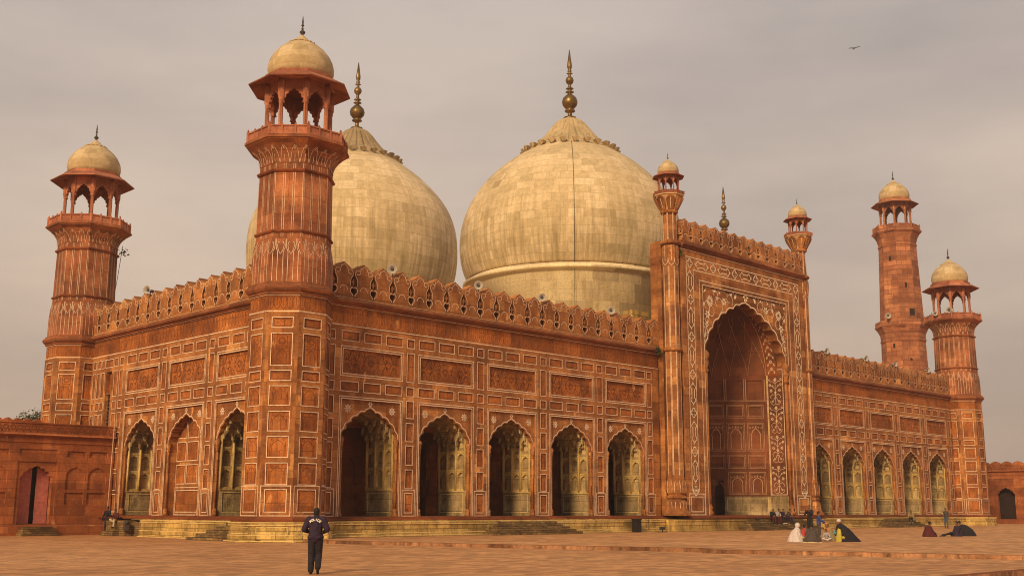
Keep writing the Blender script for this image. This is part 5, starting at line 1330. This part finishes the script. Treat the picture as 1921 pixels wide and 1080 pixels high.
def drape(parent, name, mat, rings, folds=11, amp=.035, seed=1, n=56):
    """cloth falling over a seated body: rings (cx, cy, z, rx, ry) from hem to top"""
    rnd = random.Random(seed); ph = [rnd.random()*6.28 for _ in range(4)]
    mb = MB(); vs_ = []; m = len(rings)
    for i, (cx, cy, z, rx, ry) in enumerate(rings):
        f = 1-i/(m-1)
        for k in range(n):
            a = 2*pi*k/n; w_ = 1+amp*f*(sin(folds*a+ph[0]+i*.3)+.6*sin((folds+4)*a+ph[1])+.5*sin(3*a+ph[2]))
            vs_.append((cx+rx*w_*cos(a), cy+ry*w_*sin(a), z+(.012*sin(5*a+ph[3]) if i else 0)))
    mb.add(vs_, [(i*n+k, i*n+(k+1) % n, (i+1)*n+(k+1) % n, (i+1)*n+k) for i in range(m-1) for k in range(n)], smooth=True)
    mb.add(vs_[-n:], [tuple(range(n))])
    return mb.obj(name, mat, parent)
SHAWL = lambda hx=.13, top=.64, w=1.0: [(.15, 0, .01, .44*w, .44*w), (.14, 0, .10, .43*w, .42*w), (.12, 0, .22, .37*w, .36*w), (.10, 0, .36, .28*w, .31*w), (.10, 0, .48, .22*w, .29*w), (hx-.02, 0, .56, .19, .27*w), (hx, 0, .61, .14, .20*w), (hx+.01, 0, top, .09, .11), (hx+.01, 0, top+.02, .06, .07)]
# -- policeman walking away from the camera
pol, jk = figure('policeman in dark jacket with white lettering walking away toward the mosque', POLICE_POS, 47,
    J_stand(hl=(0, .09, .93), kl=(.03, .10, .51), al=(-.02, .10, .09), kr=(.10, -.085, .52), ar=(-.13, -.10, .17), el=(-.03, .31, 1.17), wl=(.19, .20, 1.10), er=(-.03, -.31, 1.17), wr=(.19, -.20, 1.10), ft=1.0, hed=(.045, 0, 1.63)),
    'navy_cloth', 'black_cloth', .985, .012, fat=.045, baggy=.022)
m = MB(); m.lathe([(.19, .925), (.205, .93), (.21, .97), (.203, 1.0), (.19, 1.005)], 24, rf=lambda a, z: .86+.20*abs(sin(a))); m.obj('waistband', 'navy_cloth', pol)
m = MB(); m.lathe([(.062, 1.50), (.075, 1.505), (.072, 1.545), (.060, 1.55)], 16, .015, 0); m.obj('collar', 'navy_cloth', pol)
def letter_mesh(ch, size):
    cu = bpy.data.curves.new('letter', 'FONT'); cu.body = ch; cu.size = size; cu.extrude = .004; cu.align_x = 'CENTER'; cu.offset = .0045
    o = bpy.data.objects.new('letter', cu); C.objects.link(o); dg = bpy.context.evaluated_depsgraph_get(); dg.update()
    me = bpy.data.meshes.new_from_object(o.evaluated_get(dg)); bpy.data.objects.remove(o); return me
m = MB()
for i, ch in enumerate('POLICE'):
    me = letter_mesh(ch, .082); a = (i-2.5)*.285; r = .17
    for_y = lambda x, z, a=a: (r*sin(a)+x*cos(a)+z*sin(a), -r+r*cos(a)-x*sin(a)+z*cos(a))
    vs_ = []
    for v in me.vertices:
        yy, zz = for_y(v.co.x, v.co.y)        # reading left to right seen from behind: local -y is the wearer's right
        vs_.append((-.205+abs(yy)**2*1.6-v.co.z*1.0, -yy, 1.40+zz))
    m.add(vs_, [tuple(p.vertices) for p in me.polygons])
lt = m.obj('lettering', 'lettering_white', jk)

# -- the family sitting in the courtyard
G1 = 'people sitting together in the courtyard'
w1, _ = figure('woman wrapped in a white shawl sitting at the left end of the courtyard circle', (-27.0, -21.75, 0), -45, J_floor(.16), 'white_cloth', 'cream_cloth', 1.0, .02, False, group=G1)
drape(w1, 'shawl', 'white_cloth', SHAWL(.17, .68), 9, .05, 3)
m = MB(); m.ball((.215, 0, .80), .125, .12, .135, 16, 10); m.obj('headscarf', 'white_cloth', w1)
m = MB(); m.ball((.30, 0, .78), .048, .062, .085, 12, 8); m.obj('face', 'skin', w1)
w2, _ = figure('dark shawled person seen from behind with a cream hem beside the woman in white', (-26.95, -22.75, 0), 40, J_floor(.10), 'charcoal_cloth', 'cream_cloth', 1.02, .02, group=G1)
drape(w2, 'shawl', 'charcoal_cloth', SHAWL(.12, .63, 1.0), 7, .05, 8)
drape(w2, 'hem', 'cream_cloth', [(.12, 0, .0, .44, .48), (.12, 0, .035, .42, .46)], 12, .06, 9)
figure('girl in red sitting behind the dark shawled person', (-25.3, -21.2, 0), -35, J_floor(.1), 'red_cloth', 'red_cloth', .93, .02, long_shirt=.5, group=G1)
figure('standing boy in bright blue patterned jacket reaching one arm out', (-22.9, -20.75, 0), -50, J_stand(er=(.10, -.26, 1.20), wr=(.30, -.22, 1.02), el=(.20, .24, 1.22), wl=(.46, .26, 1.06)), 'blue_cloth', 'charcoal_cloth', .84, .018, group=G1)
m1, _ = figure('man in ochre shawl and rusty cap sitting in the middle of the circle', (-23.1, -21.5, 0), 165, J_floor(.12), 'olive_cloth', 'olive_cloth', 1.0, .02, group=G1, cap='orange_cloth')
drape(m1, 'shawl', 'orange_cloth', SHAWL(.13, .64, .78), 8, .05, 12)
drape(m1, 'blanket', 'olive_cloth', [(.18, .10, .0, .36, .36), (.17, .10, .14, .33, .33), (.14, .08, .30, .26, .28), (.13, .06, .42, .18, .2)], 7, .05, 14)
figure('small child in pale grey clothes sitting against the man in the ochre shawl', (-23.9, -21.75, 0), -150, J_floor(.05), 'grey_cloth', 'white_cloth', .66, .018, group=G1)
w3, _ = figure('seated person with a teal scarf half hidden behind the yellow scarf', (-22.4, -21.6, 0), 175, J_floor(.18), 'teal_cloth', 'navy_cloth', .80, .02, False, group=G1)
drape(w3, 'shawl', 'navy_cloth', SHAWL(.15, .5, .7), 7, .04, 15)
m2, _ = figure('white turbaned man in long black shawl sitting at the right end of the circle', (-24.35, -23.1, 0), 150, J_floor(.26, hed=(.36, 0, .90), nek=(.30, 0, .76), che=(.20, 0, .56)), 'black_cloth', 'yellow_cloth', 1.04, .02, False, group=G1)
drape(m2, 'shawl', 'black_cloth', [(-.10, 0, .01, .64, .44), (-.07, 0, .12, .57, .42), (.0, 0, .28, .46, .38), (.08, 0, .46, .37, .34), (.18, 0, .62, .28, .30), (.26, 0, .74, .20, .23), (.31, 0, .82, .12, .13), (.33, 0, .86, .07, .08)], 8, .05, 21)
drape(m2, 'yellow_scarf', 'yellow_cloth', [(.44, .10, .0, .17, .20), (.43, .10, .16, .15, .17), (.42, .10, .34, .12, .14), (.40, .08, .52, .10, .13), (.38, .06, .62, .07, .09)], 6, .12, 23)
m = MB()
for i, (z, r) in enumerate(((.95, .115), (.985, .12), (1.02, .105), (1.045, .07))): m.lathe([(r-.03, z-.02), (r, z), (r-.03, z+.025)], 18, .355, 0)
m.ball((.355, 0, .985), .10, .10, .08, 12, 8); m.obj('turban', 'white_cloth', m2)
figure('tall man in black raising both hands to his face behind the sitting circle', (-12.46, -14.0, 0), 190, J_stand(er=(.14, -.25, 1.20), wr=(.26, -.10, 1.40), el=(.14, .25, 1.20), wl=(.26, .10, 1.40)), 'black_cloth', 'black_cloth', 1.04, .018)
# -- second group
G2 = 'people sitting on the paving at the right'
a, _ = figure('hunched person in dark maroon shawl sitting alone facing the other two', (-10.72, -20.78, 0), -35, J_floor(.12), 'maroon_cloth', 'navy_cloth', 1.0, .02, group=G2)
drape(a, 'shawl', 'maroon_cloth', SHAWL(.11, .62, .95), 7, .04, 31)
a, _ = figure('person in purple navy coat sitting with legs stretched out to the left', (-8.3, -21.6, 0), 140, J_floor(.05, kl=(.50, .12, .22), al=(.95, .10, .08), kr=(.52, -.10, .16), ar=(1.0, -.10, .07)), 'navy_cloth', 'black_cloth', 1.0, .02, group=G2)
drape(a, 'coat', 'navy_cloth', SHAWL(.08, .62, .75), 7, .04, 33)
a, _ = figure('person under a broad black shawl sitting at the far right', (-7.1, -21.5, 0), 120, J_floor(.2), 'black_cloth', 'black_cloth', 1.0, .02, group=G2)
drape(a, 'shawl', 'black_cloth', [(-.05, 0, .01, .55, .46), (-.02, 0, .2, .50, .44), (.0, 0, .4, .40, .38), (.08, 0, .58, .25, .28), (.14, 0, .68, .12, .15)], 7, .04, 35)
figure('standing boy in grey top and jeans holding out a white cup', (21.97, -6.95, 0), 190, J_stand(er=(.16, -.22, 1.25), wr=(.42, -.18, 1.22)), 'charcoal_cloth', 'denim', .98, .018)
m = MB(); m.lathe([(.04, 0), (.055, .12), (.05, .12)], 10); cup = m.obj('cup', 'white_cloth'); cup.location = (21.42, -6.9, 1.2); tag(cup, 'white cup held out by the boy in grey', 'cup')
# -- on the steps
G3 = 'boys sitting in a row on the portal steps'
for i, (x, tp_, bt, dd, lb) in enumerate(((1.55, 'black_cloth', 'maroon_cloth', 0, 'boy in black hunched forward, leftmost of the row on the portal steps'), (2.25, 'grey_cloth', 'maroon_cloth', 8, 'boy in grey shirt, second from the left on the portal steps'), (2.95, 'navy_cloth', 'black_cloth', 4, 'boy in navy jacket with pale shoes, third in the row on the portal steps'), (3.75, 'charcoal_cloth', 'navy_cloth', 25, 'boy in charcoal jacket leaning right, rightmost on the portal steps'))):
    figure(lb, (x, -2.22, .80), 250+dd, J_seat(.18+.03*(i % 2), .42), tp_, bt, .94, .018, group=G3, shoes='white_cloth' if i == 2 else 'black_leather')
figure('man in olive clothes leaning forward as he sits on the right hand steps', (25.1, -2.1, .66), 215, J_seat(.30, .36), 'olive_cloth', 'black_cloth', 1.0, .018, shoes='white_cloth')
# -- at the left
figure('man in dark clothes standing with a long bamboo pole at the wall corner', (-42.78, 19.0, -.06), 205, J_stand(er=(-.04, -.30, 1.20), wr=(.02, -.42, .98), el=(.05, .27, 1.18), wl=(.16, .34, .98)), 'black_cloth', 'navy_cloth', .98, .018)
a, _ = figure('man in cream clothes sitting on the masonry bench', (-43.05, 17.0, .66), 200, J_seat(.12, .42, kr=(.40, -.24, .20), ar=(.30, -.05, .05)), 'maroon_cloth', 'cream_cloth', .95, .018, long_shirt=.5)

# ================================================================== small things
mb = MB(); mb.tube((-42.75, 19.15, -.2), (-42.25, 20.0, 6.95), .035, .028, 8); tag(mb.obj('bamboo_pole', 'bamboo'), 'long thin bamboo pole leaning on the corner of the low courtyard wall', 'pole')
mb = MB(); mb.box(-.20, .20, -.13, .13, 0, .45); mb.tube((-.20, 0, .45), (.20, 0, .45), .13, .13, 12); 
bp = mb.obj('bag', 'charcoal_cloth', loc=(-43.25, 15.35, .2), rz=radians(80)); tag(bp, 'dark bag resting on the end of the masonry bench', 'bag')
m = MB(); m.box(-.14, .14, -.17, -.13, .06, .30); m.obj('pocket', 'horn_throat', bp)
mb = MB(); mb.box(-.24, .24, -.22, .22, 0, .84); mb.box(-.27, .27, -.25, .25, .84, .92); mb.box(-.20, .20, -.235, -.22, .55, .75)
bn = mb.obj('litter_bin', 'black_leather', loc=(-14.25, -1.55, 0)); tag(bn, 'tall black litter bin standing against the yellow plinth', 'bin')
def shoe_pair():
    e = tag(empty('shoes', (-.35, -2.2, .82)), 'pair of dark shoes left on the portal steps', 'shoes')
    for x, r in ((-.16, 70), (.16, 110)):
        m = MB(); m.tube((-.11, 0, .05), (.10, 0, .045), .055, .045, 8, capsule=True); m.tube((-.09, 0, .05), (-.09, 0, .12), .05, .045, 8, capsule=True)
        m.obj('shoe', 'black_leather', e, (x, 0, 0), radians(r))
shoe_pair()
def flood():
    e = tag(empty('floodlight', (-12.6, -2.5, 0)), 'small floodlight on a low stand before the plinth left of the portal column', 'floodlight')
    m = MB(); m.box(-.30, .30, -.16, .16, 0, .05); m.tube((0, 0, .05), (0, 0, .20), .03, .03, 8); m.obj('stand', 'dark_iron', e)
    m = MB(); m.box(-.20, .20, -.10, .08, .18, .36); m.box(-.22, .22, .08, .10, .16, .38); m.obj('lamp_housing', 'dark_iron', e)
    m = MB(); m.tube((.25, .2, 0), (.25, 1.45, .0), .02, .02, 6); m.tube((.25, 1.4, 0), (.25, 1.4, .9), .02, .02, 6); m.obj('conduit', 'dark_iron', e)
flood()
# horn loudspeakers along the parapets
def horn(loc, az, label, s=1.0, tilt=0):
    e = tag(empty('loudspeaker', loc, radians(az)), label, 'loudspeaker', 'horn loudspeakers on the parapets'); e.scale = (s, s, s)
    def lx(mb, prof, n=20):
        k = len(mb.v); mb.lathe(prof, n, caps=False)
        for i in range(k, len(mb.v)): x, y, z = mb.v[i]; mb.v[i] = (z, x, y)
    m = MB(); lx(m, [(.05, -.28), (.06, -.1), (.10, .06), (.18, .16), (.27, .22), (.285, .225), (.285, .235), (.26, .225), (.17, .155), (.09, .05), (.05, -.1)]); m.obj('horn_bell', 'horn_metal', e)
    m = MB(); lx(m, [(.005, -.05), (.05, -.05), (.10, .03), (.045, .10), (.055, .15), (.005, .16)]); lx(m, [(.11, -.42), (.11, -.26), (.05, -.24)]); lx(m, [(.005, -.42), (.11, -.42)]); m.obj('driver', 'horn_throat', e)
    m = MB(); m.box(-.20, -.14, -.02, .02, -.62, .0); m.box(-.26, -.08, -.02, .02, -.09, -.05); m.obj('bracket', 'dark_iron', e)
for x, az, lb in ((-34.95, 228, 'grey horn loudspeaker on the left parapet nearest the corner tower'), (-27.9, 228, 'grey horn loudspeaker on the left parapet in front of the gap between the big domes'), (-22.0, 228, 'grey horn loudspeaker on the left parapet below the middle dome cable'), (-14.8, 228, 'grey horn loudspeaker on the left parapet nearest the portal'),
                  (15.0, 262, 'grey horn loudspeaker on the right parapet nearest the portal'), (22.2, 262, 'grey horn loudspeaker on the right parapet, second from the portal'), (28.0, 262, 'grey horn loudspeaker on the right parapet in front of the tall minaret'), (35.0, 262, 'grey horn loudspeaker on the right parapet nearest the right tower')):
    horn((x, .02, 15.62), az, lb)
horn((-42.15, 16.6, 15.62), 205, 'grey horn loudspeaker on the side wall parapet')
horn((39.6, -.75, 22.35), 215, 'white horn loudspeaker on the balcony of the right corner tower', 1.25)
horn((39.15, .6, 22.1), 215, 'small loudspeaker at the left edge of the right corner tower balcony', .9)
mh = Vector((ctr.x, ctr.y, 30.9))-Vector((view_dir.x, view_dir.y, 0))*3.6-Vector((perp.x, perp.y, 0))*2.0
horn(tuple(mh), 215, 'horn loudspeaker on the lower balcony of the tall minaret', 1.5)
# birds
def bird(loc, label, s, flying, deg):
    e = tag(empty('bird', loc, radians(deg)), label, 'bird'); e.scale = (s, s, s)
    m = MB(); m.ball((0, 0, 0), .24, .085, .08, 12, 8); m.ball((.24, 0, .02), .07, .06, .06, 8, 6); m.tube((.29, 0, .02), (.37, 0, -.01), .02, .005, 5)
    remesh(m, 'body', 'black_cloth', e, .02, 2)
    m = MB(); m.prism([(-.2, -.05), (-.5, -.13), (-.47, 0), (-.5, .13), (-.2, .05)], -.01, .01, lambda u, v, w: (u, v, w)); m.obj('tail', 'black_cloth', e, recalc=True)
    for s_ in (-1, 1):
        m = MB()
        if flying: up = .30 if s_ > 0 else -.02; m.prism([(.14, .05), (.20, .40), (.10, .85), (-.10, 1.0), (-.10, .7), (-.16, .35), (-.14, .05)], -.008, .008, lambda u, v, w, s_=s_, up=up: (u, s_*v, w+up*v+.05*sin(v*3)))
        else: m.prism([(.12, .03), (.10, .10), (-.2, .12), (-.42, .04), (-.3, .0)], -.02, .02, lambda u, v, w, s_=s_: (u, s_*(v), .04+w))
        m.obj('wing', 'black_cloth', e, recalc=True)
bird((-23.9, -24.84, 25.58), 'dark kite gliding with spread wings in the open sky', .32, True, 225)
bird((.3, -1.95, 22.42), 'dark pigeon perched on the crest of the portal', .62, False, 330)
# a slack wire beside the rear tower, weeds rooted in the masonry
mb = MB(); P0 = V((-39.74, 26.0, 20.55)); P1 = V((-41.86, 22.4, 15.6))
for i in range(10):
    a = P0.lerp(P1, i/10); b = P0.lerp(P1, (i+1)/10); a.z -= .25*sin(pi*i/10); b.z -= .25*sin(pi*(i+1)/10); mb.tube(a, b, .022, .022, 5)
tag(mb.obj('wire', 'dark_iron'), 'thin slack wire hanging from the left rear tower to the parapet', 'wire')
def weed(loc, label, n, r, sd_):
    rnd = random.Random(sd_); m = MB()
    for i in range(n):
        d = V((rnd.gauss(0, 1), rnd.gauss(0, 1)-.3, rnd.gauss(0, 1))).normalized()*r*rnd.random(); c = d; s_ = .05+.05*rnd.random()
        q = V((rnd.gauss(0, 1), rnd.gauss(0, 1), rnd.gauss(0, 1))).normalized(); a = q.orthogonal().normalized()*s_; b = q.cross(a)*.6
        m.add([tuple(c-a), tuple(c+b), tuple(c+a), tuple(c-b)], [(0, 1, 2, 3)])
    tag(m.obj('weed', 'leaf', loc=loc), label, 'plant')
weed((-9.95, -.35, 13.2), 'small green weed growing where the parapet meets the left portal column', 160, .38, 2)
weed((-8.75, -1.7, 20.6), 'trailing weed on the upper left portal column', 130, .4, 4)
weed((-40.0, 25.2, 19.9), 'tiny tuft of weeds on the left rear tower', 50, .4, 6)
